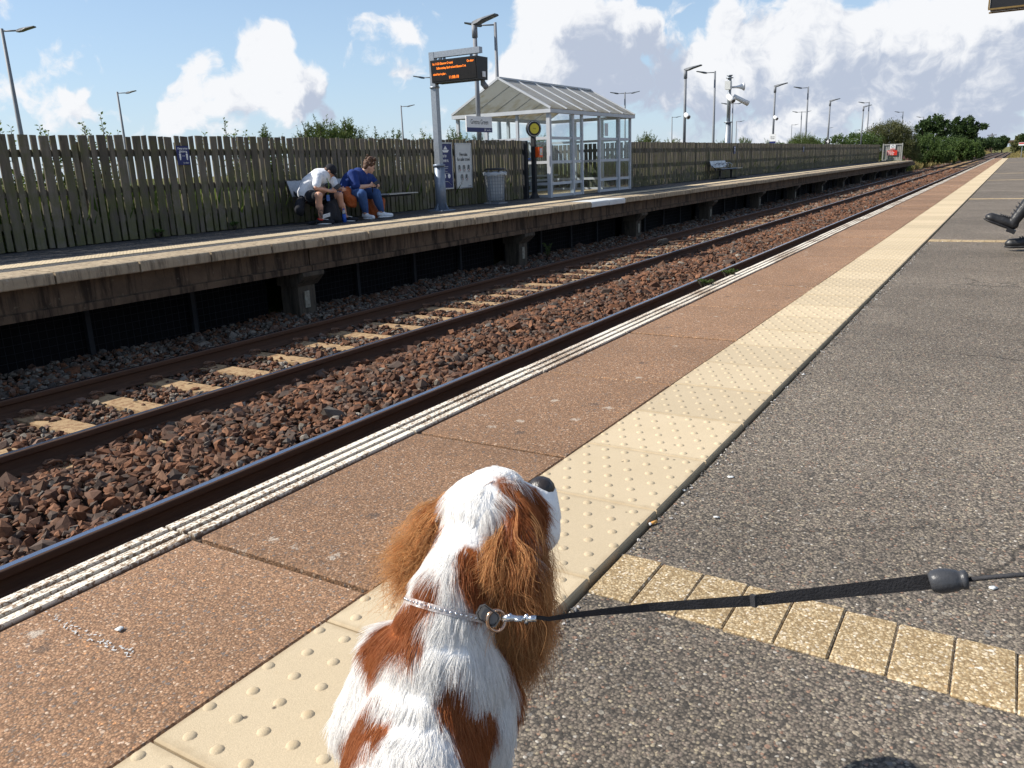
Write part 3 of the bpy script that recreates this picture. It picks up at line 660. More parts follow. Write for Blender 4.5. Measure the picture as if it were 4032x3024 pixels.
# ------------------------------------------------------------------ waiting shelter
def shelter():
    x0, x1, y0, y1, ze = 18.98, 24.18, 10.32, 13.12, 2.13
    t = thing('waiting_shelter', 'white framed glazed waiting shelter with pitched translucent roof', 'shelter', ((x0+x1)/2, (y0+y1)/2, ZF))
    W = 'shelter_white'
    front = [x0, 20.27, 20.85, 21.96, 23.30, x1]
    posts = [(x, y0, .10 if i in (0, 1, 4) else .07) for i, x in enumerate(front)] + [(x, y1, .08) for x in (x0, 20.3, 21.6, 22.9, x1)] + [(x0, 11.25, .07), (x0, 12.2, .07), (x1, 11.25, .07), (x1, 12.2, .07)]
    for x, y, w in posts: box((x-w/2, y-w/2, ZF), (x+w/2, y+w/2, ze)).build('post', W, t)
    def panels(a, b, fixed, axis):
        c, d = sorted((a, b)); c += .052; d -= .052
        for z in (.07, .38, .92, 1.52):
            g = .035
            (box((c, fixed-.02, z-g), (d, fixed+.02, z+g)) if axis == 'x' else box((fixed-.02, c, z-g), (fixed+.02, d, z+g))).build('glazing_bar', W, t)
        for za, zb in ((.105, .345), (.415, .885), (.955, 1.485), (1.555, 2.08)):
            (box((c, fixed-.004, za), (d, fixed+.004, zb)) if axis == 'x' else box((fixed-.004, c, za), (fixed+.004, d, zb))).build('pane', 'glass', t)
    for i, (a, b) in enumerate(zip(front, front[1:])):
        if i != 2: panels(a, b, y0, 'x')
    bk = [x0, 20.3, 21.6, 22.9, x1]
    for a, b in zip(bk, bk[1:]): panels(a, b, y1, 'x')
    for xx in (x0, x1):
        for a, b in ((y0, 11.25), (11.25, 12.2), (12.2, y1)): panels(a, b, xx, 'y')
    # eaves beams (gutter) all round, roof, gables
    e = .12; X0, X1, Y0, Y1 = x0-e, x1+e, y0-e, y1+e; ym = (Y0+Y1)/2; za, zr = ze+.09, 3.04
    box((X0, Y0, ze), (X1, Y0+.13, za)).build('eaves_beam', W, t); box((X0, Y1-.13, ze), (X1, Y1, za)).build('eaves_beam', W, t)
    box((X0, Y0+.132, ze), (X0+.12, Y1-.132, za)).build('eaves_beam', W, t); box((X1-.12, Y0+.132, ze), (X1, Y1-.132, za)).build('eaves_beam', W, t)
    n = 6; dx = (X1-X0)/n
    for s, ya in ((1, Y0), (-1, Y1)):
        for i in range(n):
            a, b = X0+i*dx+.004, X0+(i+1)*dx-.004
            mb = MB(); th = .016; dirv = Vector((0, ym-ya, zr-za)); nn = Vector((0, -(zr-za)*s, abs(ym-ya))).normalized()*th
            p = [Vector((a, ya, za)), Vector((b, ya, za)), Vector((b, ym, zr)), Vector((a, ym, zr))]
            mb.add(p+[q+nn for q in p], [(0, 1, 2, 3), (7, 6, 5, 4), (0, 4, 5, 1), (1, 5, 6, 2), (2, 6, 7, 3), (3, 7, 4, 0)]).build('roof_panel', 'roof_sheet', t)
        for i in range(n+1):
            x = X0+i*dx; x = min(max(x, X0+.02), X1-.02)
            MB().bar((x, ya, za+.02), (x, ym, zr+.02), .045, .05).build('roof_bar', 'shelter_white', t)
    MB().bar((X0, ym, zr+.03), (X1, ym, zr+.03), .09, .045).build('ridge_cap', 'shelter_white', t)
    for xx in (X0+.03, X1-.03):
        MB().prism([(Y0+.02, za+.002), (Y1-.02, za+.002), (ym, zr-.012)], xx-.004, xx+.004, 'x').build('gable_pane', 'glass', t)
    # seat rail, poster frame and wooden floor edge inside
    MB().tube([(19.1, 12.75, .52), (24.05, 12.75, .52)], .03).tube([(19.1, 12.75, .95), (24.05, 12.75, .95)], .02).build('perch_rail', 'steel_bench', t)
    for x in (19.6, 21.6, 23.6): MB().box((x-.03, 12.70, ZF), (x+.03, 12.79, .95)).build('perch_leg', 'steel_bench', t)
    box((22.30, 10.29, 1.6), (22.52, 10.30, 1.95)).build('notice', 'off_white', t)
    box((x0+.06, y0+.06, ZF+.002), (x1-.06, y1-.06, ZF+.012)).build('floor', 'paver', t)
    MB().tube([(19.0, 10.9, 1.02), (19.0, 11.9, 1.02)], .02).build('blue_rail', 'blue', t)
shelter()

# ------------------------------------------------------------------ departure display on its post
def display():
    x, y = 13.75, 10.02
    t = thing('departure_display', 'hanging departure display with orange text on a grey gantry post', 'display', (x, y, ZF))
    MB().tube([(x, y, ZF), (x, y, .92)], [.115, .105], 8).build('base_sleeve', 'galv_blue', t)
    MB().tube([(x, y, .905), (x, y, .95)], .125, 8).build('collar', 'galv_blue', t)
    MB().box((x-.2, y-.2, ZF), (x+.2, y+.2, ZF+.02)).build('base_plate', 'galv_blue', t)
    for sx, sy in ((1, 0), (-1, 0), (0, 1), (0, -1)):
        d = Vector((sx, sy, 0)); p = Vector((x, y, ZF+.02)); n = Vector((-sy, sx, 0))*.006
        q = [p+d*.1, p+d*.19, p+d*.1+Vector((0, 0, .16))]
        MB().add([a-n for a in q]+[a+n for a in q], [(0, 1, 2), (5, 4, 3), (0, 3, 4, 1), (1, 4, 5, 2), (2, 5, 3, 0)]).build('gusset', 'galv_blue', t)
    MB().box((x-.06, y-.06, .95), (x+.06, y+.06, 2.41)).build('pole', 'galv', t)
    MB().tube([(x, y, 2.40), (x, y, 2.43)], .10, 12).build('flange', 'galv', t)
    MB().box((x-.06, y-.06, 2.43), (x+.06, y+.06, 3.06)).build('pole', 'galv', t)
    MB().box((x-.055, 8.90, 2.95), (x+.055, y-.062, 3.058)).build('arm', 'galv', t)
    MB().bar((x, y-.06, 2.82), (x, y-.2, 2.95), .05, .03, (1, 0, 0)).build('brace', 'galv', t)
    for yy in (9.75, 9.12): MB().box((x-.02, yy-.02, 2.87), (x+.02, yy+.02, 2.95)).build('hanger', 'galv_blue', t)
    # casing: faces -x and +x, front face leaning slightly down
    c = MB().prism([(x-.20, 2.885), (x+.20, 2.885), (x+.17, 2.475), (x-.17, 2.475)], 8.88, 9.95, 'y'); c.build('casing', 'black', t)
    fx = lambda z: x-.17-.03*(z-2.475)/.41-.004
    ln = Vector((-.03/.41, 0, 1)).normalized()
    s = MB(); q = [(fx(2.50), 8.90, 2.50), (fx(2.50), 9.93, 2.50), (fx(2.865), 9.93, 2.865), (fx(2.865), 8.90, 2.865)]; s.add(q+[(a-.003, b, c_) for a, b, c_ in q], [(0, 1, 2, 3), (7, 6, 5, 4), (0, 4, 5, 1), (1, 5, 6, 2), (2, 6, 7, 3), (3, 7, 4, 0)])
    sc = s.build('screen', 'screen', t)
    def led(st, yl, z, size, al='LEFT', sq=1.0): text(st, size, 'led', (fx(z)-.006, yl, z), (0, -1, 0), ln, sc, 'led_text', al, 1.0, sq, .0018)
    led('1st 11:23 Glasgow Central', 9.90, 2.795, .056, sq=.80); led('On time', 8.93, 2.79, .056, 'RIGHT', .85)
    led('Calling at:nlop, Barrhead and Glasgow Cent', 9.81, 2.715, .054, sq=.72)
    led('cohol ban in place.', 9.90, 2.61, .052, sq=.8); led('11:08:18', 9.42, 2.53, .072, 'CENTER', .95)
    MB().box((x-.02, 8.862, 2.52), (x+.08, 8.878, 2.62)).build('side_label', 'white', t)
    MB().box((x+.10, 8.93, 2.38), (x+.16, 9.0, 2.47)).tube([(x+.13, 8.965, 2.42), (x+.22, 8.95, 2.35)], .055, 10).build('loudspeaker', 'pole_grey', t)
display()

# ------------------------------------------------------------------ lamp posts
def lamp_head(mb, p, d, L=.62):
    p = Vector(p); d = Vector(d).normalized(); s = Vector((-d.y, d.x, 0)); up = Vector((0, 0, 1)); d = (d+up*.18).normalized(); pr = [(-.06, .035, .05, .0), (.0, .07, .075, -.02), (.14, .10, .085, -.025), (.30, .13, .05, .0), (L, .11, .022, .015)]
    vs = []; fs = []
    for a, w, h, o in pr:
        c = p+d*a; vs += [c-s*w+up*(o-.0), c-s*w*.7+up*(o+h), c+s*w*.7+up*(o+h), c+s*w+up*(o-.0), c+s*w*.8+up*(o-.018), c-s*w*.8+up*(o-.018)]
    for i in range(len(pr)-1):
        for k in range(6): fs.append((i*6+k, i*6+(k+1) % 6, (i+1)*6+(k+1) % 6, (i+1)*6+k))
    fs += [(5, 4, 3, 2, 1, 0), tuple(24+k for k in range(6))]; mb.add(vs, fs)
def platform_lamp(x, H, label, extra):
    t = thing('lamp_post', label, 'lamp post', (x, 11.15, -.1), 'platform lamp posts behind the fence')
    MB().tube([(x, 11.15, -.1), (x, 11.15, 1.2)], .075, 10).build('base', 'pole_grey', t)
    MB().tube([(x, 11.15, 1.2), (x, 11.15, H-.25)], [.058, .05], 10).build('pole', 'pole_grey', t)
    MB().tube([(x, 11.15, H-.28), (x, 11.15, H+.02)], .068, 10).build('spigot', 'pole_grey', t)
    mb = MB(); lamp_head(mb, (x, 11.15, H+.02), (0, -1, 0)); h = mb.build('lamp_head', 'lamp_grey', t)
    MB().box((x-.06, 10.62, H+.105), (x+.06, 10.98, H+.11)).build('lens', 'lamp_lens', h)
    for kind, z in extra:
        if kind == 'camera':
            MB().tube([(x-.02, 11.09, z+.05), (x-.12, 10.95, z-.05)], .085, 12).ell((x-.02, 11.09, z+.06), .085).build('camera_dome', 'white', t)
            MB().tube([(x-.12, 10.949, z-.05), (x-.124, 10.943, z-.054)], .06, 12).build('lens', 'black_gloss', t)
        if kind == 'name':
            s = box((16.29, 11.02, 1.665), (17.39, 11.05, 2.02)).build('name_board', 'white', t)
            box((16.292, 11.016, 1.665), (17.388, 11.019, 1.765)).build('blue_band', 'navy', s)
            text('Gretna Green', .155, 'black_print', (16.84, 11.017, 1.845), (1, 0, 0), (0, 0, 1), s, align='CENTER', squash=.86)
            text('ScotRail', .065, 'white', (17.34, 11.014, 1.695), (1, 0, 0), (0, 0, 1), s, align='RIGHT')
            MB().bar((17.03, 11.014, 1.69), (17.09, 11.014, 1.745), .012, .003, (0, 1, 0)).bar((17.09, 11.014, 1.69), (17.03, 11.014, 1.745), .012, .003, (0, 1, 0)).build('emblem', 'white', s)
            for xx in (16.84, 17.0): MB().bar((xx-.03, 11.052, 1.85), (xx+.10, 11.09, 1.85), .03, .04).build('bracket', 'pole_grey', t)
        if kind == 'small_sign':
            s = box((x-.09, 10.98, 1.50), (x-.06, 11.30, 1.96)).build('name_board', 'white', t); box((x-.096, 10.983, 1.50), (x-.092, 11.297, 1.60)).build('blue_band', 'navy', s)
            text('Gretna\nGreen', .085, 'black_print', (x-.094, 11.14, 1.80), (0, -1, 0), (0, 0, 1), s, align='CENTER', squash=.9)
    return t
platform_lamp(17.0, 4.06, 'grey lamp post carrying the large white station name board', [('name', 0)])
platform_lamp(31.44, 4.10, 'platform lamp post with round camera beside the speaker mast', [('camera', 2.45)])
platform_lamp(45.05, 4.3, 'platform lamp post with camera and a small name sign', [('camera', 2.75), ('small_sign', 0)])
t4 = platform_lamp(59.8, 4.22, 'platform lamp post behind the black number four sign', [])
platform_lamp(73.7, 4.38, 'platform lamp post next to the leafy bush near the gate', [])
n4 = thing('car_stop_sign', 'small black sign with white number four above the fence', 'sign', (59.1, 11.0, 0))
MB().box((59.07, 10.98, .0), (59.13, 11.04, 1.52)).build('post', 'pole_grey', n4); pb = box((59.02, 10.86, 1.50), (59.05, 11.16, 1.80)).build('plate', 'black', n4)
text('4', .27, 'white', (59.015, 11.01, 1.58), (0, -1, 0), (0, 0, 1), pb, align='CENTER', bold=.012); text('cars', .05, 'white', (59.015, 11.01, 1.52), (0, -1, 0), (0, 0, 1), pb, align='CENTER')

def speaker_mast():
    x, y = 37.1, 11.15; t = thing('speaker_mast', 'grey mast with horn loudspeaker and white security cameras', 'mast', (x, y, -.1))
    MB().tube([(x, y, -.1), (x, y, 2.35)], [.16, .12], 8).build('lower_pole', 'galv', t); MB().tube([(x, y, 2.35), (x, y, 2.39)], .19, 12).build('flange', 'galv', t)
    MB().tube([(x, y, 2.39), (x, y, 4.3)], .085, 8).build('upper_pole', 'galv', t); MB().tube([(x, y, 4.2), (x, y, 4.23)], .16, 10).tube([(x, y, 4.3), (x, y, 4.33)], .13, 10).build('top_flange', 'galv', t)
    MB().box((x-.36, y-.14, 3.72), (x-.12, y+.1, 4.06)).build('junction_box', 'off_white', t)
    MB().tube([(x+CR.x*k, y+CR.y*k, 3.82+.03*k) for k in (.1, .3, .42, .55, .64)], [.04, .05, .07, .12, .18], 14).build('horn_speaker', 'white', t)
    MB().tube([(x-.16, y-.05, 3.42), (x-.30, y-.28, 3.22)], .115, 12).ell((x-.14, y-.03, 3.44), .115).build('camera', 'white', t); MB().tube([(x-.302, y-.283, 3.217), (x-.306, y-.29, 3.21)], .085, 12).build('lens', 'black_gloss', t)
    MB().tube([(x+CR.x*.2, y+CR.y*.2, 3.46), (x+CR.x*.85, y+CR.y*.85, 3.12)], [.09, .115], 12).build('camera', 'white', t); MB().tube([(x+CR.x*.852, y+CR.y*.852, 3.119), (x+CR.x*.86, y+CR.y*.86, 3.115)], .09, 12).build('lens', 'black_gloss', t)
    MB().bar((x-.2, y, 3.5), (x+.3, y, 3.5), .06, .06).build('bracket', 'pole_grey', t)
speaker_mast()

def carpark_lamp(px, py, H, label, arms, adir, group):
    p = at_z(px, py, H); x, y = p.x, p.y; t = thing('car_park_lamp', label, 'lamp post', (x, y, -.1), group)
    MB().tube([(x, y, -.1), (x, y, 1.6), (x, y, H)], [.095, .085, .055], 8).build('pole', 'pole_grey', t)
    for a in arms:
        d = Vector((adir[0], adir[1], 0)).normalized()*a; q = Vector((x, y, H-.08)); e = q+d*.55
        MB().tube([q, e], .028, 6).build('arm', 'pole_grey', t); mb = MB(); lamp_head(mb, e-Vector((0, 0, .02)), d, .6); mb.build('lamp_head', 'lamp_grey', t)
A1 = lambda x, y: (x*.30136, 60+y*.30136); C_ = lambda x, y: (1600+x*.5123, y*.5123); B_ = lambda x, y: (2600+x*.36166, 220+y*.36166); E_ = lambda x, y: (3132+x*.40687, 350+y*.40687)
RIGHT = (CR.x, CR.y)
g1, g2, g3 = 'car park lamps on the near row', 'double-armed car park lamps', 'far car park lamps'
carpark_lamp(*A1(20, 175), 6, 'tall thin lamp post leaning over leafy saplings beyond the mossy fence', (1,), RIGHT, g1)
carpark_lamp(*A1(1530, 1000), 6, 'thin lamp post beyond the fence near the blue distance sign', (1,), RIGHT, g1)
carpark_lamp(*C_(682, 172), 6, 'tall thin lamp post rising behind the pitched shelter roof', (-1,), RIGHT, g1)
carpark_lamp(*B_(597, 165), 6, 'tall single-armed lamp post between round camera lamp and speaker mast', (-1,), RIGHT, g1)
carpark_lamp(*B_(1612, 335), 6, 'tall single-armed lamp post above the low gorse mound', (-1,), RIGHT, g1)
for q, w in ((E_(715, 125), 'single-armed lamp post over the bright green leafy bush'), (E_(1043, 218), 'single-armed lamp post over the large olive willow shrub'), (E_(1243, 268), 'lamp post top showing beside the dark broad-leaved tree')): carpark_lamp(*q, 6, w, (-1,), RIGHT, 'lamps behind the far shrubs')
carpark_lamp(*C_(1680, 708), 6, 'double-armed lamp post showing above the shelter eaves', (-1, 1), RIGHT, g2)
carpark_lamp(*B_(790, 512), 6, 'double-armed lamp post directly behind the speaker mast', (-1, 1), RIGHT, g2)
carpark_lamp(*B_(1540, 604), 6, 'double-armed lamp post beside a tall single-armed one', (-1, 1), RIGHT, g2)
for q, w in ((B_(128, 662), 'small far lamp post between the shelter and the round camera lamp'), (B_(830, 710), 'small far lamp post just past the speaker mast'), (B_(1432, 747), 'small far lamp post between small name sign and gorse mound'), (B_(1822, 780), 'small far lamp post overlapping the number four sign'), (B_(2120, 805), 'small far lamp top peeking over the leafy bush by the gate')): carpark_lamp(*q, 6, w, (1,), RIGHT, g3)
carpark_lamp(866*1.8228, 228*1.8228, 6, 'thin lamp post over the fence beyond the departure display', (1,), RIGHT, g3)
carpark_lamp(*C_(205, 583), 6, 'lamp post whose arm sticks out behind the display pole', (-1,), RIGHT, g3)

# ------------------------------------------------------------------ benches
def bench(loc, label, arms=True):
    t = thing('metal_bench', label, 'bench', loc, 'perforated metal benches', local=True)
    for i in range(4):
        x = .02+i*.52
        s = MB().add([(x, .30, .41), (x+.49, .30, .41), (x+.49, -.02, .42), (x, -.02, .42), (x, -.08, .40), (x+.49, -.08, .40)], [(0, 1, 2, 3), (3, 2, 5, 4)]); s.add([(a, b, c-.012) for a, b, c in s.v], [(3, 2, 1, 0), (4, 5, 2, 3)]); s.build('seat', 'steel_bench', t)
        b = MB().add([(x, .33, .46), (x+.49, .33, .46), (x+.49, .43, .72), (x, .43, .72), (x, .46, .73), (x+.49, .46, .73)], [(0, 1, 2, 3), (3, 2, 5, 4)]); b.add([(a, q+.012, c) for a, q, c in b.v], [(3, 2, 1, 0), (4, 5, 2, 3)]); b.build('backrest', 'steel_bench', t)
    MB().box((2.12, -.06, .39), (3.0, .30, .405)).build('perch_seat', 'steel_bench', t)
    MB().box((0, .12, .345), (3.0, .2, .395)).build('beam', 'dark_post', t)
    for x in (.55, 2.1): MB().box((x-.035, .12, .03), (x+.035, .2, .36)).box((x-.04, -.08, 0), (x+.04, .42, .03)).build('leg', 'dark_post', t)
    for x in ((.515, 1.035, 1.555) if arms else ()): MB().tube([(x, .38, .55), (x, .30, .63), (x, .08, .63), (x, -.02, .58), (x, .0, .43)], .015, 8).build('armrest', 'steel_bench', t)
    for x in (.1, 1.95): MB().bar((x, .19, .38), (x, .445, .6), .03, .03).build('back_support', 'dark_post', t)
    return t
bench((10.12, 10.17, ZF), 'metal bench against the fence with two people seated on it', False)
bench((32.75, 10.12, ZF), 'empty grey metal bench with loop armrests by the long fence')

# ------------------------------------------------------------------ bin, posters, signs
def bin_():
    x, y = 16.33, 10.33; t = thing('litter_bin', 'wire litter bin with clear plastic liner bag and black lid', 'bin', (x, y, ZF))
    w = MB(); n = 22
    for i in range(n):
        a = 2*math.pi*i/n; w.bar((x+.20*math.cos(a), y+.20*math.sin(a), .07), (x+.24*math.cos(a), y+.24*math.sin(a), .72), .008, .008)
    for k in range(9):
        z = .09+k*.075; r = .20+.04*(z-.07)/.65; w.tube([(x+r*math.cos(2*math.pi*i/20), y+r*math.sin(2*math.pi*i/20), z) for i in range(21)], .005, 4, False)
    w.build('wire_basket', 'pole_grey', t)
    b = MB(); vs = []; fs = []; K = 28
    for j, (z, r) in enumerate(((.10, .15), (.13, .185), (.3, .198), (.5, .212), (.7, .225), (.76, .25), (.74, .28), (.68, .275))):
        for i in range(K): a = 2*math.pi*i/K; rr = r*(1+rnd.uniform(-.03, .03)); vs.append((x+rr*math.cos(a), y+rr*math.sin(a), z+(rnd.uniform(-.03, .01) if j > 4 else 0)))
    for j in range(7):
        for i in range(K): fs.append((j*K+i, j*K+(i+1) % K, (j+1)*K+(i+1) % K, (j+1)*K+i))
    b.add(vs, fs, True); bb = NB('bin_liner'); tr = bb.n('ShaderNodeBsdfTransparent'); mxs = bb.n('ShaderNodeMixShader'); mxs.inputs[0].default_value = .55; bb.fin((.62, .66, .7), .3, 0, .5); bb.l(tr.outputs[0], mxs.inputs[1]); bb.l(bb.b.outputs[0], mxs.inputs[2]); bb.l(mxs.outputs[0], bb.out.inputs[0]); MATS['bin_liner'] = bb.m
    b.build('liner_bag', 'bin_liner', t)
    MB().tube([(x, y, .785), (x, y, .80), (x, y, .83)], [.26, .265, .2], 20).build('lid', 'black', t)
    MB().box((x-.2, y-.2, ZF), (x+.2, y+.2, .06)).build('base', 'pole_grey', t)
    for s in (-1, 1): MB().box((x+s*.255-.012, y-.012, ZF), (x+s*.255+.012, y+.012, .79)).build('side_post', 'pole_grey', t)
    for k in range(6): MB().ell((x+rnd.uniform(-.1, .1), y+rnd.uniform(-.12, .0), .16+rnd.uniform(0, .05)), (.035, .03, .025)).build('rubbish', ['off_white', 'rubble', 'black'][k % 3], t)
bin_()
def poster(name, label, x0, x1, z0, z1, back, ydep=10.70):
    t = thing(name, label, 'poster', ((x0+x1)/2, ydep, z0)); f = .028
    p = box((x0+f, ydep+.006, z0+f), (x1-f, ydep+.022, z1-f)).build('sheet', back, t)
    for a, b in (((x0, ydep, z0), (x1, ydep+.03, z0+f)), ((x0, ydep, z1-f), (x1, ydep+.03, z1)), ((x0, ydep, z0+f), (x0+f, ydep+.03, z1-f)), ((x1-f, ydep, z0+f), (x1, ydep+.03, z1-f))): box(a, b).build('frame', 'steel_bench', t)
    return t, p, ydep+.003
def disc(mb, c, r, y, n=20): mb.tube([(c[0], y, c[1]), (c[0], y-.002, c[1])], r, n)
X, Z = (1, 0, 0), (0, 0, 1)
t, p, yy = poster('poster', 'navy blue framed poster with white lettering behind display post', 14.55, 15.20, .42, 1.41, 'navy')
text('Changes to\ntrain services', .10, 'white', (14.60, yy, 1.10), X, Z, p, squash=.82, bold=.003)
for k in range(6): box((14.60, yy-.001, .93-k*.035), (14.60+rnd.uniform(.3, .5), yy+.001, .938-k*.035)).build('print_line', 'off_white', p)
for i in range(3): mb = MB(); disc(mb, (14.70+i*.17, .70), .05, yy); mb.build('icon', 'white', p)
MB().add([(14.87, yy, 1.26), (14.95, yy, 1.34), (15.03, yy, 1.26)], [(0, 1, 2)]).add([(14.82, yy, 1.25), (15.08, yy, 1.25), (15.03, yy, 1.20), (14.87, yy, 1.20)], [(0, 1, 2, 3)]).build('boat_mark', 'white', p)
MB().tube([(14.70, yy, .50), (14.85, yy, .585), (15.0, yy, .58), (15.12, yy, .50)], .005, 6).build('arc_mark', 'off_white', p)
t, p, yy = poster('poster', 'pale grey framed safe travel poster beside the navy poster', 15.31, 15.96, .41, 1.40, 'off_white')
text('Five rules\nfor safer travel', .105, 'black_print', (15.635, yy, 1.12), X, Z, p, align='CENTER', squash=.78, bold=.002)
for i, (a, b) in enumerate(((15.45, .86), (15.635, .86), (15.82, .86), (15.54, .66), (15.72, .66))):
    mb = MB(); mr = MB(); mb.tube([(a+.05*math.cos(q), yy, b+.062*math.sin(q)) for q in np.linspace(0, 6.28, 17)], .004, 5).box((a-.018, yy-.001, b-.03), (a+.018, yy+.001, b+.02)); disc(mb, (a, b+.035), .018, yy, 10); mb.box((a-.05, yy-.001, b-.088), (a+.05, yy+.001, b-.082)); disc(mr, (a+.04, b-.045), .012, yy-.002, 8); mr.build('red_mark', 'red', mb.build('icon', 'black_print', p))
MB().tube([(15.42+.01*i, yy, .50+.05*math.sin(i*.25)) for i in range(14)], .003, 5).build('arc_mark', 'steel_bench', p); text('Traveline', .035, 'navy', (15.90, yy, .455), X, Z, p, align='RIGHT')
t = thing('distance_sign', 'small navy sign with two white figures on the mossy fence', 'sign', (8.25, 10.73, 1.06)); p = box((8.14, 10.728, 1.06), (8.36, 10.736, 1.335)).build('plate', 'navy', t); yy = 10.725
text('Keep your\ndistance', .042, 'white', (8.25, yy, 1.285), X, Z, p, align='CENTER', bold=.001); text('ScotRail', .03, 'white', (8.28, yy, 1.08), X, Z, p, align='CENTER')
for a in (8.19, 8.31):
    mb = MB(); disc(mb, (a, 1.235), .011, yy, 10); mb.add([(a-.018, yy, 1.22), (a+.018, yy, 1.22), (a+.014, yy, 1.17), (a+.008, yy, 1.13), (a-.008, yy, 1.13), (a-.014, yy, 1.17)], [(0, 1, 2, 3, 4, 5)]).build('figure', 'white', p)
box((8.225, yy-.001, 1.187), (8.275, yy+.001, 1.192)).build('arrow', 'white', p)
for xx, lab in ((36.75, 'dark blue distance sign on the long fence by the speaker mast'), (50.5, 'dark blue distance sign far along the fence towards the gate')):
    t = thing('distance_sign', lab, 'sign', (xx, 10.72, 1.0)); p = box((xx-.13, 10.715, 1.02), (xx+.13, 10.73, 1.34)).build('plate', 'navy', t)
    for a in (-.06, .06):
        mb = MB(); disc(mb, (xx+a, 1.235), .014, 10.712, 10); mb.box((xx+a-.016, 10.710, 1.12), (xx+a+.016, 10.712, 1.215)).build('figure', 'white', p)
    box((xx-.08, 10.711, 1.27), (xx+.08, 10.713, 1.30)).build('print_line', 'white', p)
# help point: red box on a dark post with a round yellow sign
t = thing('help_point', 'help point post with round yellow sign and orange box', 'help point', (18.6, 10.55, ZF))
MB().box((18.55, 10.52, ZF), (18.65, 10.62, 1.55)).build('post', 'dark_post', t); MB().add([(18.45, 10.5, ZF), (18.75, 10.5, ZF), (18.75, 10.64, ZF), (18.45, 10.64, ZF), (18.56, 10.53, .2), (18.64, 10.53, .2), (18.64, 10.61, .2), (18.56, 10.61, .2)], [(0, 1, 5, 4), (1, 2, 6, 5), (2, 3, 7, 6), (3, 0, 4, 7), (4, 5, 6, 7)]).build('foot', 'dark_post', t)
dv = Vector((-.55, -.83, 0)).normalized(); c = Vector((18.6, 10.55, 1.75))
MB().tube([c+dv*.03, c-dv*.05], .20, 28).build('sign_rim', 'black', t); MB().tube([c+dv*.031, c+dv*.036], .185, 28).build('sign_ring', 'white', t); MB().tube([c+dv*.037, c+dv*.041], .175, 28).build('sign_band', 'black', t); dd = MB().tube([c+dv*.042, c+dv*.046], .125, 24).build('sign_face', 'yellow', t)
sx = Vector((-dv.y, dv.x, 0)); text('Help', .045, 'black_print', c+dv*.048-Vector((0, 0, .012)), sx, Z, dd, align='CENTER')
b = box((18.60, 10.42, 1.05), (18.80, 10.518, 1.30)).build('call_box', 'orange_red', t); box((18.65, 10.412, 1.10), (18.77, 10.418, 1.27)).build('call_panel', 'off_white', b); MB().tube([(18.71, 10.41, 1.14), (18.71, 10.405, 1.14)], .022, 10).build('button', 'yellow', b)

# ------------------------------------------------------------------ gate and warning signs at the far end
def gate():
    x, ya, yb = 82.0, 8.95, 10.5; t = thing('platform_gate', 'grey slatted gate with red warning sign closing the platform end', 'gate', (x, (ya+yb)/2, ZF))
    for y in (ya, yb): MB().box((x-.05, y-.05, ZF), (x+.05, y+.05, 1.55)).build('gate_post', 'gate_grey', t)
    for z in (.12, 1.44): MB().box((x-.03, ya+.06, z-.045), (x+.03, yb-.06, z+.045)).build('gate_rail', 'gate_grey', t)
    y = ya+.10
    while y < yb-.1: MB().box((x+.032, y, .06), (x+.05, y+.09, 1.5)).build('slat', 'gate_grey', t); y += .125
    s = MB().box((x-.06, 9.33, .52), (x-.035, 10.17, .95)).build('warning_sign', 'red', t)
    text('Passengers\nmust not pass\nthis point or\ncross the line', .10, 'white', (x-.064, 10.12, .85), (0, -1, 0), Z, s, bold=.003)
    s2 = MB().box((x-.06, 9.5, 1.0), (x-.035, 9.93, 1.43)).build('no_entry_sign', 'white', t); MB().tube([(x-.062, 9.715+.12*math.cos(a), 1.27+.12*math.sin(a)) for a in np.linspace(0, 6.28, 17)], .014, 5).bar((x-.062, 9.64, 1.35), (x-.062, 9.79, 1.19), .02, .006).build('symbol', 'black_print', s2); box((x-.064, 9.52, 1.02), (x-.061, 9.91, 1.10)).build('red_band', 'red', s2)
gate()
t = thing('warning_sign', 'pale sign on a post at the end of the near platform', 'sign', (82.2, -.15, -.1)); MB().box((82.17, -.18, -.2), (82.23, -.12, 1.1)).build('post', 'pole_grey', t); s = box((82.12, -.62, .95), (82.16, .12, 1.2)).build('plate', 'white', t); box((82.112, -.60, 1.08), (82.118, .10, 1.18)).build('red_band', 'red', s)
# corner of the near platform's own hanging display
t = thing('departure_display', 'dark hanging sign with bronze edging over the near platform', 'display', (11.0, -1.2, 0)); MB().box((10.93, -1.30, 0), (11.07, -1.16, 2.95)).build('pole', 'galv_blue', t); MB().box((10.94, -1.155, 2.80), (11.06, .40, 2.92)).build('arm', 'galv_blue', t)
MB().box((10.86, -1.0, 2.335), (11.14, .44, 2.76)).build('casing', 'black', t); pm('bronze', (.30, .20, .07), (.2, .13, .05), 20, .5, .4, .1)
for a, b in (((10.85, -1.0, 2.318), (10.87, .455, 2.333)), ((10.85, .442, 2.335), (10.87, .457, 2.76)), ((11.13, -1.0, 2.318), (11.15, .455, 2.333))): box(a, b).build('edge_trim', 'bronze', t)
for yy in (.2, -.8): box((10.98, yy-.02, 2.762), (11.02, yy+.02, 2.798)).build('hanger', 'galv_blue', t)
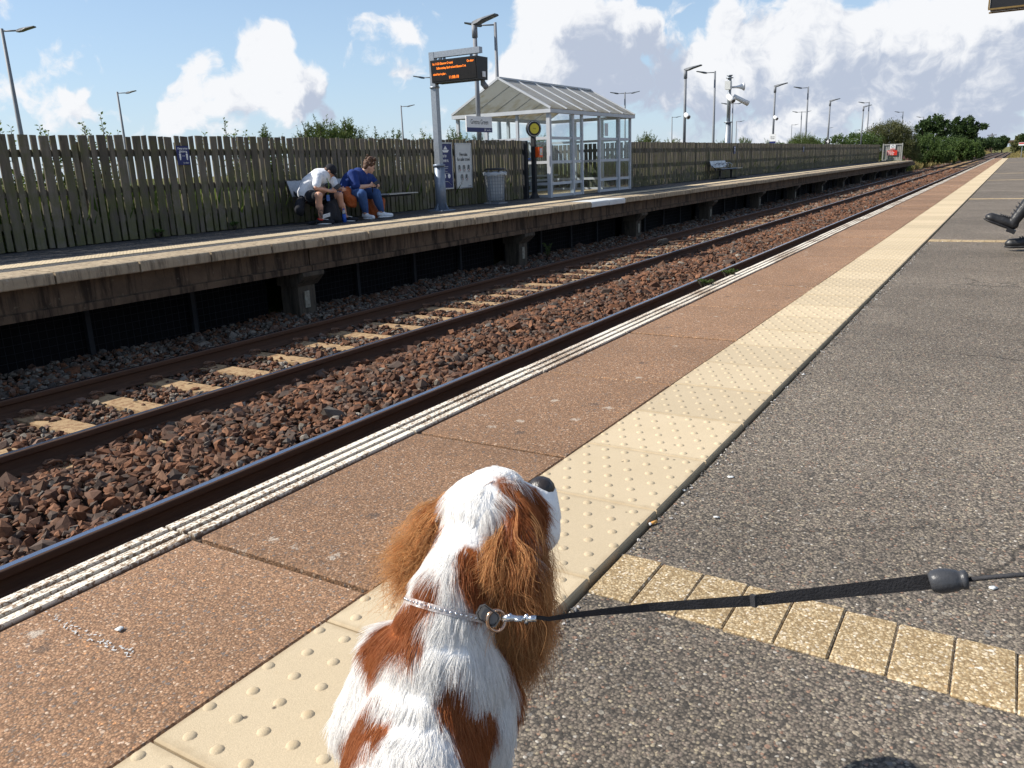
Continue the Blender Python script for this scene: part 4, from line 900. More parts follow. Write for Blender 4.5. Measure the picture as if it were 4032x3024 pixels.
# ------------------------------------------------------------------ vegetation
def unit(v): return v/np.maximum(np.linalg.norm(v, axis=-1, keepdims=True), 1e-9)
def leaf_quads(C, D, S, L, W, fold=.25):
    """leaves as two triangles folded on the midrib. C centre, D direction, S side, L length, W width"""
    n = len(C); N = np.cross(D, S); a = C; b = C+D*L[:, None]*.5+S*W[:, None]*.5+N*W[:, None]*fold; c = C+D*L[:, None]; d = C+D*L[:, None]*.5-S*W[:, None]*.5+N*W[:, None]*fold
    V = np.stack([a, b, c, d], 1).reshape(-1, 3); i = np.arange(n)[:, None]*4
    F = np.concatenate([i+[[0, 1, 2]], i+[[0, 2, 3]]], 1).reshape(-1, 3); return V, F
def side_of(D):
    r = nr.normal(size=D.shape); return unit(np.cross(D, r))
def leaves_obj(name, C, D, L, W, mat, parent, shade=None):
    V, F = leaf_quads(C, D, side_of(D), L, W); c = nr.random(len(C)) if shade is None else np.clip(shade+nr.normal(0, .2, len(C)), 0, 1)
    return link(bpy.data.objects.new(name, np_mesh(name, V, F, mat, np.repeat(c, 4))), parent)
def crown_points(lobes, n):
    """points gathered in clumps near the skins of overlapping lobes (c, r)"""
    out = []; nrm = []; w = np.array([l[1][0]*l[1][1]+l[1][2]*l[1][0] for l in lobes]); w /= w.sum()
    for (c, r), k in zip(lobes, (w*n).astype(int)):
        nc = max(6, k//45); d = unit(nr.normal(size=(nc, 3))); cl = np.array(c)+d*np.array(r)*nr.uniform(.55, 1.05, (nc, 1)); cs = nr.uniform(.10, .24, nc)*min(r)
        i = nr.integers(0, nc, k); p = cl[i]+nr.normal(size=(k, 3))*cs[i][:, None]; out.append(p); nrm.append(unit(p-np.array(c)))
    return np.concatenate(out), np.concatenate(nrm)
def tree(name, label, cat, base, lobes, n, L, W, mat, trunk_r, group=None, droop=.0, branches=10, up=.0):
    b = np.array(base, float); t = thing(name, label, cat, base, group)
    P, Nn = crown_points(lobes, n); D = unit(Nn*.5+nr.normal(size=P.shape)*.7+np.array([0, 0, up-droop]))
    leaves_obj('crown', P, D, L*nr.uniform(.6, 1.3, len(P)), W*nr.uniform(.6, 1.3, len(P)), mat, t)
    mb = MB(); ctr = np.mean([l[0] for l in lobes], axis=0); top = Vector(b*.35+ctr*.65)
    mb.tube([b, Vector(b).lerp(top, .5)+Vector((rnd.uniform(-.1, .1), rnd.uniform(-.1, .1), 0)), top], [trunk_r, trunk_r*.75, trunk_r*.45], 8)
    for c, r in lobes:
        for _ in range(max(2, branches//len(lobes))):
            q = np.array(c)+unit(nr.normal(size=3))*np.array(r)*.75; s = Vector(b).lerp(top, rnd.uniform(.35, .95)); m = s.lerp(Vector(q), .5)+Vector((0, 0, .1))
            mb.tube([s, m, q], [trunk_r*.4, trunk_r*.25, trunk_r*.08], 5)
    mb.build('trunk', 'bark', t); return t
def gorse(base, w, h, n, label, group, tip=.32, mat='leaf_gorse', cat='bush', name='gorse_bush'):
    """spiky shrub: many upright shoots set with short needles"""
    b = np.array(base, float); t = thing(name, label, cat, base, group); C = []; D = []; L = []; sh = []; mb = MB()
    for k in range(n):
        a = rnd.uniform(0, 6.28); r = math.sqrt(rnd.random()); p0 = b+np.array([math.cos(a)*r*w[0]*.8, math.sin(a)*r*w[1]*.8, h*rnd.uniform(.5, .80)*(1-.28*r*r)])
        d = unit(np.array([math.cos(a)*r*.7+rnd.gauss(0, .25), math.sin(a)*r*.7+rnd.gauss(0, .25), 1.0])); ln = tip*rnd.uniform(.5, 1.25)
        m = 26; s = nr.uniform(0, 1, m); pts = p0+d*ln*s[:, None]; dr = unit(d*.75+unit(nr.normal(size=(m, 3)))*.85)
        C.append(pts); D.append(dr); L.append(.095*(1-.55*s)*nr.uniform(.7, 1.3, m)); sh.append(.25+.7*s)
        if k % 6 == 0: mb.tube([b, b*.4+p0*.6, p0+d*ln], [.02, .012, .004], 4)
    C, D, L, sh = np.concatenate(C), np.concatenate(D), np.concatenate(L), np.concatenate(sh)
    leaves_obj('needles', C, D, L, L*.26, mat, t, sh); mb.build('stems', 'bark', t); return t
def sapling(base, h, n, label, group, spread=.35, lsz=.055, mat='leaf_sapling'):
    b = Vector(base); t = thing('sapling', label, 'sapling', base, group); mb = MB(); C = []; D = []
    for k in range(n):
        a = rnd.uniform(0, 6.28); tip = b+Vector((math.cos(a)*spread*rnd.uniform(.2, 1), math.sin(a)*spread*rnd.uniform(.2, 1), h*rnd.uniform(.72, 1.0))); mid = b.lerp(tip, .5)+Vector((rnd.uniform(-.05, .05), rnd.uniform(-.05, .05), .05))
        mb.tube([b, mid, tip], [.012, .007, .003], 5)
        for s in np.linspace(.35, 1, 18):
            p = b.lerp(mid, s*2) if s < .5 else mid.lerp(tip, s*2-1)
            for _ in range(3):
                d = Vector((rnd.gauss(0, 1), rnd.gauss(0, 1), rnd.uniform(.1, 1))).normalized(); C.append(p+d*.01); D.append(d)
    mb.build('stems', 'bark', t); C = np.array(C); D = np.array(D); L = lsz*nr.uniform(.6, 1.3, len(C)); leaves_obj('leaves', C, D, L, L*.55, mat, t); return t
OV = lambda x, y: (x*1.8228, y*1.8228)
# saplings over the mossy fence
gs = 'leafy saplings behind the mossy fence'
for px, py, n, lab in ((10, 262, 5, 'thin sapling by the tall leaning lamp'), (85, 262, 4, 'small leafy sapling beside the tall leaning lamp'), (150, 282, 4, 'low leafy shoots behind the mossy fence'),
                       (210, 246, 12, 'bushiest leafy sapling standing highest over the mossy fence'), (178, 268, 5, 'leafy sapling left close against the bushiest one'), (425, 266, 4, 'single bare-tipped sapling near the blue distance sign'), (507, 254, 9, 'pale leafy sapling between distance sign and bench')):
    p = at_y(*OV(px, py), 11.55); sapling((p.x, 11.55, -.1), p.z+.12, n, lab, gs, .32 if n > 6 else .16, .05)
gg = 'gorse bushes behind the fence'
def gorse_at(px, py, y, w, n, label, tip=.3, wy=.5):
    p = at_y(*OV(px, py), y); gorse((p.x, y, -.1), (w, wy), max(.3, (p.z+.1-tip*.85)/.74), int(n*1.8), label, gg, tip)
gorse_at(690, 266, 12.0, .75, 320, 'dense spiky gorse bush above the fence behind the bench')
gorse_at(745, 263, 12.0, .6, 240, 'spiky gorse bush just behind the seated person in blue')
gorse_at(568, 276, 11.9, .25, 70, 'narrow dark gorse tuft beyond the pale sapling')
gorse_at(812, 280, 11.9, .16, 40, 'slim gorse tuft short of the display post'); gorse_at(845, 282, 11.9, .2, 40, 'low gorse tuft nearest the display post')
gorse_at(915, 284, 11.9, .3, 60, 'low gorse showing between display post and lamp post'); gorse_at(985, 284, 12.3, .5, 90, 'low gorse behind the station name board')
gorse_at(1040, 290, 13.9, 1.0, 160, 'gorse seen through the shelter glass at its gable'); gorse_at(1160, 292, 14.0, 1.2, 160, 'gorse behind the back glazing of the shelter')
gorse_at(1395, 287, 12.4, .8, 150, 'gorse clump beside the right corner of the shelter'); gorse_at(1455, 300, 12.4, .9, 100, 'low gorse between the shelter and camera lamp')
gorse_at(1610, 298, 12.6, 1.2, 120, 'low gorse clump behind the long fence near the mast', .28); gorse_at(1735, 288, 13.2, 2.4, 420, 'broad gorse mound below the single-armed lamp', .4, 1.2)
gorse_at(1660, 303, 12.6, .7, 70, 'small gorse tuft under the small name sign', .3); gorse_at(1560, 300, 13, .5, 50, 'small gorse tuft at the foot of the speaker mast', .28)
# shrubs and trees at the far end
def far_tree(px, py, x, name, label, cat, lobespec, n, L, W, mat, tr, zb=-.3, group='trees and shrubs beyond the platform end', **k):
    top = at_x(*E_(px, py), x); lobes = [((x+dx, top.y+dy, top.z+dz), r) for dx, dy, dz, r in lobespec]
    return tree(name, label, cat, (x, top.y, zb), lobes, n, L, W, mat, tr, group, **k)
far_tree(600, 425, 84, 'leafy_shrub', 'bright green leafy bush spilling over the far fence', 'shrub', [(0, 0, -.75, (1.8, 1.4, .8)), (-3, 1.4, -1.0, (2, 1.3, .75)), (2, -.9, -.9, (1.4, 1.1, .75)), (-7, 2.6, -1.2, (2.2, 1.1, .6)), (-12, 3.6, -1.4, (2.6, 1.1, .6))], 13000, .16, .09, 'leaf_mid', .08, droop=.2)
far_tree(930, 320, 92, 'willow_shrub', 'large olive willow shrub rising behind the gate', 'shrub', [(0, 0, -1.0, (1.9, 1.3, 1.05)), (-1, 1.1, -1.5, (1.8, 1.1, 1.1)), (0, -1.0, -1.4, (1.6, 1.0, 1.1)), (0, -1.6, -2.4, (1.6, 1.0, 1.1)), (0, 0, -2.7, (2.2, 1.9, 1.1)), (0, -1.9, -3.2, (1.4, 1.0, .7))], 26000, .22, .05, 'leaf_willow', .12, up=.6)
far_tree(1340, 265, 128, 'dark_tree', 'dark green broad-leaved tree with sky showing through', 'tree', [(0, 0, -.9, (1.6, 1.2, .95)), (0, 1.1, -1.5, (1.4, 1.0, .9)), (0, -1.2, -1.7, (1.5, 1.0, .9)), (0, 0, -2.4, (1.8, 1.8, .9))], 6500, .30, .2, 'leaf_dark', .16)
far_tree(1640, 285, 138, 'dark_tree', 'tall dark tree with a ragged flat top and side branch', 'tree', [(0, .9, -.6, (1.0, .6, .8)), (0, -.4, -.5, (1.2, .8, .7)), (0, .3, -1.7, (1.5, 1.5, 1.0)), (0, -1.9, -1.2, (1.0, .9, .45)), (0, -1.3, -1.9, (1.2, 1.1, .6)), (0, .5, -3.0, (1.6, 1.6, 1.1))], 7500, .30, .2, 'leaf_dark', .18)
far_tree(1300, 455, 101, 'green_shrub', 'rounded mid green shrub beneath the dark tree', 'shrub', [(0, 0, -.75, (1.8, 1.4, .8)), (0, 1.2, -1.2, (1.6, 1.1, .8)), (2, -1.2, -1.1, (1.6, 1.1, .8)), (0, 0, -1.9, (2.2, 2.2, .9)), (0, -1.6, -2.1, (1.6, 1.0, .7))], 14000, .2, .1, 'leaf_mid', .08, -.6)
far_tree(1560, 500, 118, 'green_shrub', 'dark green shrub beside the railway under the ragged tree', 'shrub', [(0, 0, -.7, (1.6, 1.3, .85)), (0, -1.4, -.9, (1.6, 1.2, .8)), (0, 1, -1.2, (1.6, 1.2, .9)), (0, -2.2, -1.4, (1.5, 1.0, .7)), (0, -.5, -1.7, (1.8, 2.0, .8))], 12000, .22, .12, 'leaf_mid', .08, -.6)
far_tree(1850, 475, 175, 'hedgerow_shrub', 'long dark hedge shrub beyond the ragged tree', 'shrub', [(0, 0, -.9, (3, 1.6, .9)), (-4, 1.6, -1.0, (3, 1.6, .9)), (4, -1.2, -1.1, (3, 1.5, .9)), (-8, 2.6, -.8, (3, 1.6, 1.1))], 9000, .36, .22, 'leaf_dark', .1, -.6)
far_tree(2015, 465, 230, 'dark_tree', 'small rounded tree next to the distant road bridge', 'tree', [(0, 0, -.9, (1.6, 1.1, .9)), (0, .5, -1.8, (1.6, 1.2, .9))], 3500, .4, .26, 'leaf_dark', .14, -.4)
far_tree(2190, 455, 190, 'hedgerow_shrub', 'grey green shrub on the right beside the distant line', 'shrub', [(0, 0, -1.0, (2, 1.2, 1.0)), (0, -1.4, -.8, (2, 1.2, 1.1)), (0, .7, -2.0, (2, 1.0, .8))], 6000, .36, .2, 'leaf_willow', .1, -.4)
far_tree(2230, 400, 150, 'dark_tree', 'tall dark tree standing right of the distant line', 'tree', [(0, -.6, -.9, (1.4, 1.0, 1.0)), (0, -1.0, -2.2, (1.6, 1.2, 1.2)), (0, -1.6, -3.2, (1.8, 1.3, 1.0))], 5000, .34, .2, 'leaf_dark', .16, -.4)
# dry grass verges, one mass
def grass(name, label, regions, mat, h, L=None):
    C = []; D = []; Ls = []
    for x0, x1, y0, y1, z0, z1, n in regions:
        x = nr.uniform(x0, x1, n); u = nr.random(n); y = y0+(y1-y0)*u; z = z0+(z1-z0)*u
        C.append(np.stack([x, y, z], 1)); D.append(unit(np.stack([nr.normal(0, .28, n), nr.normal(0, .28, n), np.ones(n)], 1))); Ls.append(h*nr.uniform(.5, 1.4, n))
    C, D, Ls = map(np.concatenate, (C, D, Ls)); V, F = leaf_quads(C, D, side_of(D), Ls, Ls*.07+.006*np.linalg.norm(C, axis=1)/40, .1)
    o = link(bpy.data.objects.new(name, np_mesh(name, V, F, mat, np.repeat(nr.random(len(C)), 4)))); tag(o, label, 'grass', None, 'stuff')
grass('dry_grass', 'tall dry golden grass along the railway verge', [(84, 120, 8.7, 10.8, -1.15, -.3, 9000), (120, 200, 8.6, 10.8, -1.15, -.3, 11000), (200, 330, 8.4, 11, -1.1, -.2, 9000), (84, 200, -2.5, 1.4, -.3, -1.1, 7000), (200, 330, -3, 1.5, -.3, -1.0, 5000)], 'grass_dry', .55)
grass('green_grass', 'rough green grass behind the board fence', [(3, 18.2, 10.98, 13.0, -.1, -.08, 24000), (18.2, 25, 13.5, 14.5, -.1, -.08, 4000), (25, 84, 10.98, 13.5, -.1, -.08, 16000), (82, 88, 8.6, 10.6, -1.0, -.2, 1500)], 'grass_green', .72)
grass('pink_willowherb', 'pink flowering willowherb on the railway verge', [(86, 89, 8.9, 9.6, -.55, -.2, 90), (112, 150, 9.6, 10.7, -.3, .1, 700)], 'flower_pink', .6)
def undergrowth():
    C = []
    for x0, x1, n, h in ((3, 18.2, 15000, 1.25), (25, 50, 9000, 1.1), (50, 82, 5000, 1.2)):
        x = nr.uniform(x0, x1, n); hh = h*(.72+.2*np.sin(x*1.3)+.14*np.sin(x*3.7+1)); C.append(np.stack([x, 11.25+np.abs(nr.normal(0, .35, n)), -.05+hh*np.sqrt(nr.random(n))], 1))
    C = np.concatenate(C); D = unit(nr.normal(size=C.shape)+np.array([0, 0, .5])); L = .075*nr.uniform(.6, 1.4, len(C))*np.clip(C[:, 0]/14, 1, 3); V, F = leaf_quads(C, D, side_of(D), L, L*.55)
    tag(link(bpy.data.objects.new('bramble_undergrowth', np_mesh('bramble_undergrowth', V, F, 'leaf_gorse', np.repeat(nr.random(len(C)), 4)))), 'green bramble undergrowth close behind the board fence', 'undergrowth', None, 'stuff')
undergrowth()
# distant bridge, pole
t = thing('road_bridge', 'dark road bridge crossing far down the line', 'bridge', (345, 4.9, -1.2)); MB().box((343, -4, 2.0), (347, 12, 3.1)).build('deck', 'fascia', t)
for y in (-.2, 9.6): MB().box((343.3, y-1.2, -1.3), (346.7, y+.6, 2.0)).build('abutment', 'fascia', t)
p = at_x(*E_(1905, 428), 260); t = thing('telegraph_pole', 'wooden telegraph pole with crossarm beyond the trees', 'pole', (p.x, p.y, -.2)); MB().tube([(p.x, p.y, -.2), (p.x, p.y, p.z)], [.16, .11], 8).build('pole', 'bark', t); MB().box((p.x-.06, p.y-1.1, p.z-.6), (p.x+.06, p.y+1.1, p.z-.42)).build('crossarm', 'bark', t)
# weeds at platform edges
for px, py, lab in ((2848, 1079, 'small green weed growing at the near platform edge'), (2776, 1120, 'tiny weed sprouting from the near platform edge')):
    q = at_z(px, py, .0); sapling((q.x, 1.825, -.06), .085, 4, lab, None, .035, .014, 'leaf_mid')
for x, y, z, lab in ((14.75, 8.15, -.95, 'leafy weed beside the pillar under the far platform'),): sapling((x, y, z-.15), .45, 4, lab, None, .2, .035, 'leaf_mid')
for x in (7.6, 9.0, 10.9): sapling((x, 10.68, ZF), .12, 4, 'tiny weed at the foot of the mossy fence', 'weeds at the fence foot', .09, .03, 'leaf_mid')
# ------------------------------------------------------------------ people
def mat_skin(name, c, tat=None):
    b = NB(name); P = b.pos(); col = b.mix(b.noise(P, 25, 4), c, tuple(x*.85 for x in c))
    if tat:
        d = b.n('ShaderNodeVectorMath', operation='DISTANCE'); b.l(P, d.inputs[0]); d.inputs[1].default_value = tat
        col = b.mix(b.math('MULTIPLY', b.ramp(d.outputs['Value'], [(.08, 1.0), (.13, 0.0)]), b.ramp(b.noise(P, 40, 3), [(.4, .2), (.55, .85)])), col, (.06, .055, .06))
    b.b.inputs['Subsurface Weight'].default_value = .08; b.b.inputs['Subsurface Radius'].default_value = (.01, .004, .002); MATS[name] = b.fin(col, .5, 0.0, .3)
PX = lambda x, y: (1050+x*.36166, 500+y*.36166)
def J(x, y, yy, z=None):
    p = at_y(*PX(x, y), yy)
    if z is not None: p.z = z
    return p
mat_skin('skin_a', (.60, .33, .23), tuple(J(580, 930, 9.9))); mat_skin('skin_b', (.62, .38, .28))
pm('cloth_white', (.78, .79, .82), (.70, .71, .75), 10, .9, 0, .5, 14, .02); pm('cloth_blue', (.016, .045, .20), (.01, .03, .14), 10, .9, 0, .5, 14, .02); pm('cloth_black', (.014, .014, .018), (.024, .024, .03), 10, .9, 0, .5, 20, .015)
pm('denim', (.035, .075, .20), (.05, .11, .27), 18, .9, 0, .4, 30, .012); pm('cloth_orange', (.42, .10, .02), (.30, .065, .014), 14, .6, 0, .9, 22, .03); pm('hair_brown', (.06, .03, .018), (.13, .065, .035), 60, .6, 0, .8, 80, .01); pm('trainer', (.78, .80, .82), (.6, .64, .7), 30, .6, 0, .2); pm('leather_black', (.014, .014, .015), (.03, .03, .033), 10, .42, 0, .6, 22, .008, spec=.4); pm('lace', (.05, .05, .055), (.035, .035, .04), 30, .8, 0, 0)
pm('card_blue', (.04, .10, .3), (.05, .12, .35), 4, .5, 0, 0); pm('lanyard', (.25, .32, .06), (.2, .26, .05), 8, .7, 0, 0)
def hand_segs(w, d, side, k=1.0):
    """palm from wrist w along d, five bent fingers; side = thumb side"""
    d = d.normalized(); s = (side-d*side.dot(d)).normalized(); n = d.cross(s); out = [(w, .026*k, w+d*.05*k, .030*k)]
    for i, (o, L) in enumerate(((.026, .062), (.010, .072), (-.007, .068), (-.023, .052))):
        a = w+d*.075*k+s*o*k; b = a+d*L*.5*k; c = b+(d*.5-n*.8).normalized()*L*.5*k; out += [(w+d*.04*k+s*o*.7*k, .011*k, a, .0105*k), (a, .0105*k, b, .0095*k), (b, .0095*k, c, .008*k)]
    t0 = w+d*.025*k+s*.025*k; t1 = t0+(d*.6+s*.8).normalized()*.035*k; out += [(t0, .014*k, t1, .0115*k), (t1, .0115*k, t1+(d*.9-n*.5).normalized()*.03*k, .009*k)]
    return out
def head_ells(c, look, up, s=1.0):
    look = look.normalized(); rt = look.cross(up).normalized(); u = rt.cross(look); rot = Matrix((rt, look, u)).transposed()
    e = [(c, (.072*s, .092*s, .095*s), rot), (c+look*.035*s-u*.055*s, (.052*s, .055*s, .055*s), rot), (c+look*.092*s-u*.022*s, (.012*s, .018*s, .020*s), rot), (c+look*.085*s-u*.062*s, (.024*s, .012*s, .010*s), rot), (c+look*.076*s-u*.09*s, (.02*s, .018*s, .016*s), rot)]
    for q in (-1, 1): e.append((c+rt*q*.074*s-u*.015*s-look*.005*s, (.010*s, .020*s, .030*s), rot))
    return e, rt, look, u, rot
def face_bits(c, rt, lk, u, s, parent):
    for q in (-1, 1):
        MB().ell(c+rt*q*.030*s+lk*.081*s+u*.005*s, (.011*s, .006*s, .007*s)).build('eye', 'black_gloss', parent); MB().bar(c+rt*q*.014*s+lk*.090*s+u*.024*s, c+rt*q*.046*s+lk*.080*s+u*.022*s, .006, .004).build('eyebrow', 'hair_brown', parent)
Z3 = Vector((0, 0, 1))
def person_a():
    t = thing('person', 'person in white t-shirt and black cap bent over a phone', 'person', (10.3, 10.2, ZF), 'people seated on the bench')
    rsh, lsh = J(560, 545, 10.0), J(715, 590, 10.17); relb, rw = J(535, 665, 9.93), J(700, 700, 9.84); lelb, lw = J(755, 668, 10.02), J(850, 680, 9.86)
    rk, ra = J(572, 745, 9.84), J(590, 985, 9.90, .12); lk, la = J(795, 745, 9.86), J(855, 960, 9.92, .12); rh, lh = J(455, 765, 10.20), J(575, 770, 10.34); hc = J(695, 475, 9.97)
    pel = (rh+lh)/2; chest = (rsh+lsh)/2+Vector((-.02, .03, -.04)); nk = hc+Vector((-.07, .07, -.02)); lookd = Vector((.42, -.52, -.75)); he, rt, lkk, u, rot = head_ells(hc, lookd, Z3)
    rhd = J(800, 692, 9.80)-rw; lhd = J(770, 700, 9.80)-lw
    segs = [(pel, .13, chest, .13), (chest, .09, nk, .058), (nk, .056, hc-lkk*.02, .056), (rsh, .058, relb, .044), (relb, .042, rw, .028), (lsh, .058, lelb, .044), (lelb, .042, lw, .028), (rh, .09, rk, .062), (rk, .058, rk*.55+ra*.45+Vector((-.01, .02, 0)), .056), (rk*.55+ra*.45, .055, ra, .036), (lh, .09, lk, .062), (lk, .058, lk*.55+la*.45+Vector((-.01, .02, 0)), .056), (lk*.55+la*.45, .055, la, .036)]
    toe = Vector((.10, -.17, 0)); segs += [(ra, .034, ra+toe*.5-Z3*.05, .032), (la, .034, la+toe*.5-Z3*.05, .032)]
    segs += hand_segs(rw, rhd, Z3) + hand_segs(lw, lhd, Z3)
    body = blob('body', segs, he, .0075, 6, 'skin_a', t); face_bits(hc, rt, lkk, u, 1, body)
    # t-shirt, shorts
    mid = pel.lerp(chest, .5)+Vector((-.035, .03, .02)); r1 = rsh.lerp(relb, .78); l1 = lsh.lerp(lelb, .7)
    sh = blob('t_shirt', [(J(425, 720, 10.26), .15, J(480, 630, 10.22), .168), (J(480, 630, 10.22), .168, J(570, 550, 10.13), .155), (J(570, 550, 10.13), .155, J(640, 520, 10.05), .11), (chest, .12, chest.lerp(nk, .6), .075), (rsh, .085, r1, .072), (lsh, .085, l1, .072), (chest, .13, rsh, .09), (chest, .13, lsh, .09)], [], .011, 5, 'cloth_white', t)
    pr = J(665, 648, 9.88); MB().ell(J(672, 640, 9.93), (.075, .035, .05)).build('chest_print', 'black_print', sh)
    blob('shorts', [(pel-Z3*.01, .145, rh.lerp(rk, .25), .115), (pel-Z3*.01, .145, lh.lerp(lk, .25), .115), (rh.lerp(rk, .2), .108, rh.lerp(rk, .74), .09), (lh.lerp(lk, .2), .108, lh.lerp(lk, .74), .09)], [], .011, 5, 'cloth_black', t)
    # cap, hair
    cap = blob('cap', [], [(hc+u*.022-lkk*.008, (.086, .104, .088), rot)], .008, 4, 'cloth_black', t)
    br = MB(); vs = []; n = 9
    for i in range(n):
        a = math.pi*(i/(n-1)); x = math.cos(a)*.078; f = math.sin(a)
        for k, (ext, dz) in enumerate(((.075, .018), (.075+.085*f, .0-.015*f))): vs.append(hc+rt*x+lkk*ext+u*(dz+.012*f))
    fs = [(2*i, 2*i+1, 2*i+3, 2*i+2) for i in range(n-1)]; br.add(vs, fs).add([v-u*.008 for v in vs], [tuple(reversed(f)) for f in fs]).build('brim', 'cloth_black', cap)
    MB().bar(hc+lkk*.098+u*.035-rt*.03, hc+lkk*.1+u*.035+rt*.03, .006, .004).build('cap_logo', 'white', cap)
    blob('hair', [], [(hc-u*.03-lkk*.045, (.07, .055, .06), rot)], .008, 3, 'hair_brown', t)
    # shoes
    for an, nm in ((ra, 'r'), (la, 'l')):
        f = toe.normalized(); b = Vector((an.x, an.y, ZF)); s = blob('shoe', [(b+f*-.05+Z3*.055, .042, b+f*.08+Z3*.05, .042), (b+f*.08+Z3*.045, .042, b+f*.19+Z3*.036, .036)], [], .007, 4, 'cloth_black', t)
        blob('sole', [(b-f*.055+Z3*.012, .012, b+f*.2+Z3*.012, .012)], [(b+f*.07+Z3*.014, (.045, .14, .014), Matrix((Vector((f.y, -f.x, 0)), f, Z3)).transposed())], .006, 1, 'white', s)
        MB().bar(b+f*.03+Z3*.10, b+f*.12+Z3*.082, .05, .006).build('tongue', 'white', s)
    MB().tube([ra+Z3*.0+Vector((.042*math.cos(a), .042*math.sin(a), .012*math.sin(a))) for a in np.linspace(0, 6.28, 13)], .014, 6).build('ankle_band', 'red', t)
    # lanyard with card
    a = nk+lkk*.03-Z3*.03; c = J(665, 740, 9.86); MB().tube([a+rt*-.05, a.lerp(c, .5)+rt*-.02+Vector((.02, -.03, 0)), c], .006, 5).tube([a+rt*.05, a.lerp(c, .5)+rt*.03+Vector((.02, -.03, 0)), c], .006, 5).build('lanyard', 'lanyard', t)
    MB().box((c.x-.035, c.y-.006, c.z-.10), (c.x+.035, c.y+.006, c.z)).build('card', 'card_blue', t)
    ph = thing('phone', 'dark phone held by person in white t-shirt', 'phone', J(765, 655, 9.76)); p = J(765, 652, 9.77); MB().bar(p+Vector((-.05, 0, -.03)), p+Vector((.05, -.03, .035)), .075, .010, (.3, -.5, .8)).build('case', 'black_gloss', ph)
person_a()
def person_b():
    t = thing('person', 'person in blue top and jeans with brown hair bun', 'person', (11.4, 10.2, ZF), 'people seated on the bench')
    rsh, lsh = J(935, 520, 10.08), J(1120, 560, 10.22); relb, rw = J(975, 660, 9.97), J(1120, 640, 9.86); lelb, lw = J(1185, 625, 10.08), J(1215, 640, 9.90)
    rk, ra = J(1035, 735, 9.84), J(1078, 930, 9.90, .12); lk, la = J(1190, 725, 9.86), J(1250, 920, 9.88, .12); rh, lh = J(885, 715, 10.24), J(1010, 720, 10.38); hc = J(1118, 432, 10.02)
    pel = (rh+lh)/2; chest = (rsh+lsh)/2+Vector((-.02, .02, -.05)); nk = hc+Vector((-.06, .06, -.07)); lookd = Vector((.62, -.62, -.42)); he, rt, lkk, u, rot = head_ells(hc, lookd, Z3, 1.02)
    segs = [(pel, .15, chest, .14), (chest, .09, nk, .06), (nk, .058, hc-lkk*.02, .06), (rsh, .065, relb, .05), (relb, .048, rw, .03), (lsh, .065, lelb, .05), (lelb, .048, lw, .03), (rh, .1, rk, .07), (rk, .065, ra, .038), (lh, .1, lk, .07), (lk, .065, la, .038)]
    segs += hand_segs(rw, J(1195, 632, 9.80)-rw, Z3) + hand_segs(lw, J(1180, 625, 9.79)-lw, Z3)
    body = blob('body', segs, he, .0075, 6, 'skin_b', t); face_bits(hc, rt, lkk, u, 1.02, body)
    mid = pel.lerp(chest, .45)+Vector((-.03, .02, 0)); sh = blob('top', [(J(880, 670, 10.30), .17, J(925, 600, 10.26), .19), (J(925, 600, 10.26), .19, J(1000, 545, 10.18), .17), (J(1000, 545, 10.18), .17, chest, .15), (chest, .13, chest.lerp(nk, .55), .085), (rsh, .098, rsh.lerp(relb, .85), .088), (lsh, .095, lsh.lerp(lelb, .85), .085), (chest, .14, rsh, .1), (chest, .14, lsh, .1)], [], .011, 5, 'cloth_blue', t)
    blob('jeans', [(pel-Z3*.01, .165, rh.lerp(rk, .3), .125), (pel-Z3*.01, .165, lh.lerp(lk, .3), .125), (rh.lerp(rk, .2), .118, rk, .094), (lh.lerp(lk, .2), .118, lk, .094), (rk, .092, rk.lerp(ra, .45), .085), (rk.lerp(ra, .45), .085, ra+Z3*.05, .055), (lk, .092, lk.lerp(la, .45), .085), (lk.lerp(la, .45), .085, la+Z3*.05, .055)], [], .011, 5, 'denim', t)
    hs = [(hc+u*.035-lkk*.028, (.090, .102, .086), rot), (hc-u*.02-lkk*.062, (.082, .052, .075), rot), (hc+u*.13-lkk*.015, (.07, .072, .055), rot)]
    for k in range(34): hs.append((hc+u*(.09+rnd.uniform(-.06, .09))-lkk*rnd.uniform(-.07, .11)+rt*rnd.uniform(-.085, .085), (.014, .022, .022), rot))
    blob('hair', [], hs, .007, 1, 'hair_brown', t)
    for an, toe in ((ra, Vector((-.02, -.19, 0))), (la, Vector((.16, -.12, 0)))):
        f = toe.normalized(); b = Vector((an.x, an.y, ZF)); s = blob('trainer', [(b-f*.045+Z3*.075, .046, b+f*.03+Z3*.075, .046), (b+f*.02+Z3*.06, .046, b+f*.18+Z3*.042, .038)], [], .007, 4, 'trainer', t)
        blob('sole', [], [(b+f*.065+Z3*.018, (.05, .145, .018), Matrix((Vector((f.y, -f.x, 0)), f, Z3)).transposed())], .006, 1, 'white', s)
    p = J(1192, 612, 9.77); ph = thing('phone', 'phone with dangling strap held by person in blue', 'phone', p); MB().bar(p+Vector((-.045, 0, -.015)), p+Vector((.06, -.02, .03)), .07, .011, (.3, -.5, .8)).build('case', 'black_gloss', ph); q = J(1150, 650, 9.79); MB().bar(q, q-Z3*.10, .02, .006).build('strap', 'cloth_black', ph)
person_b()
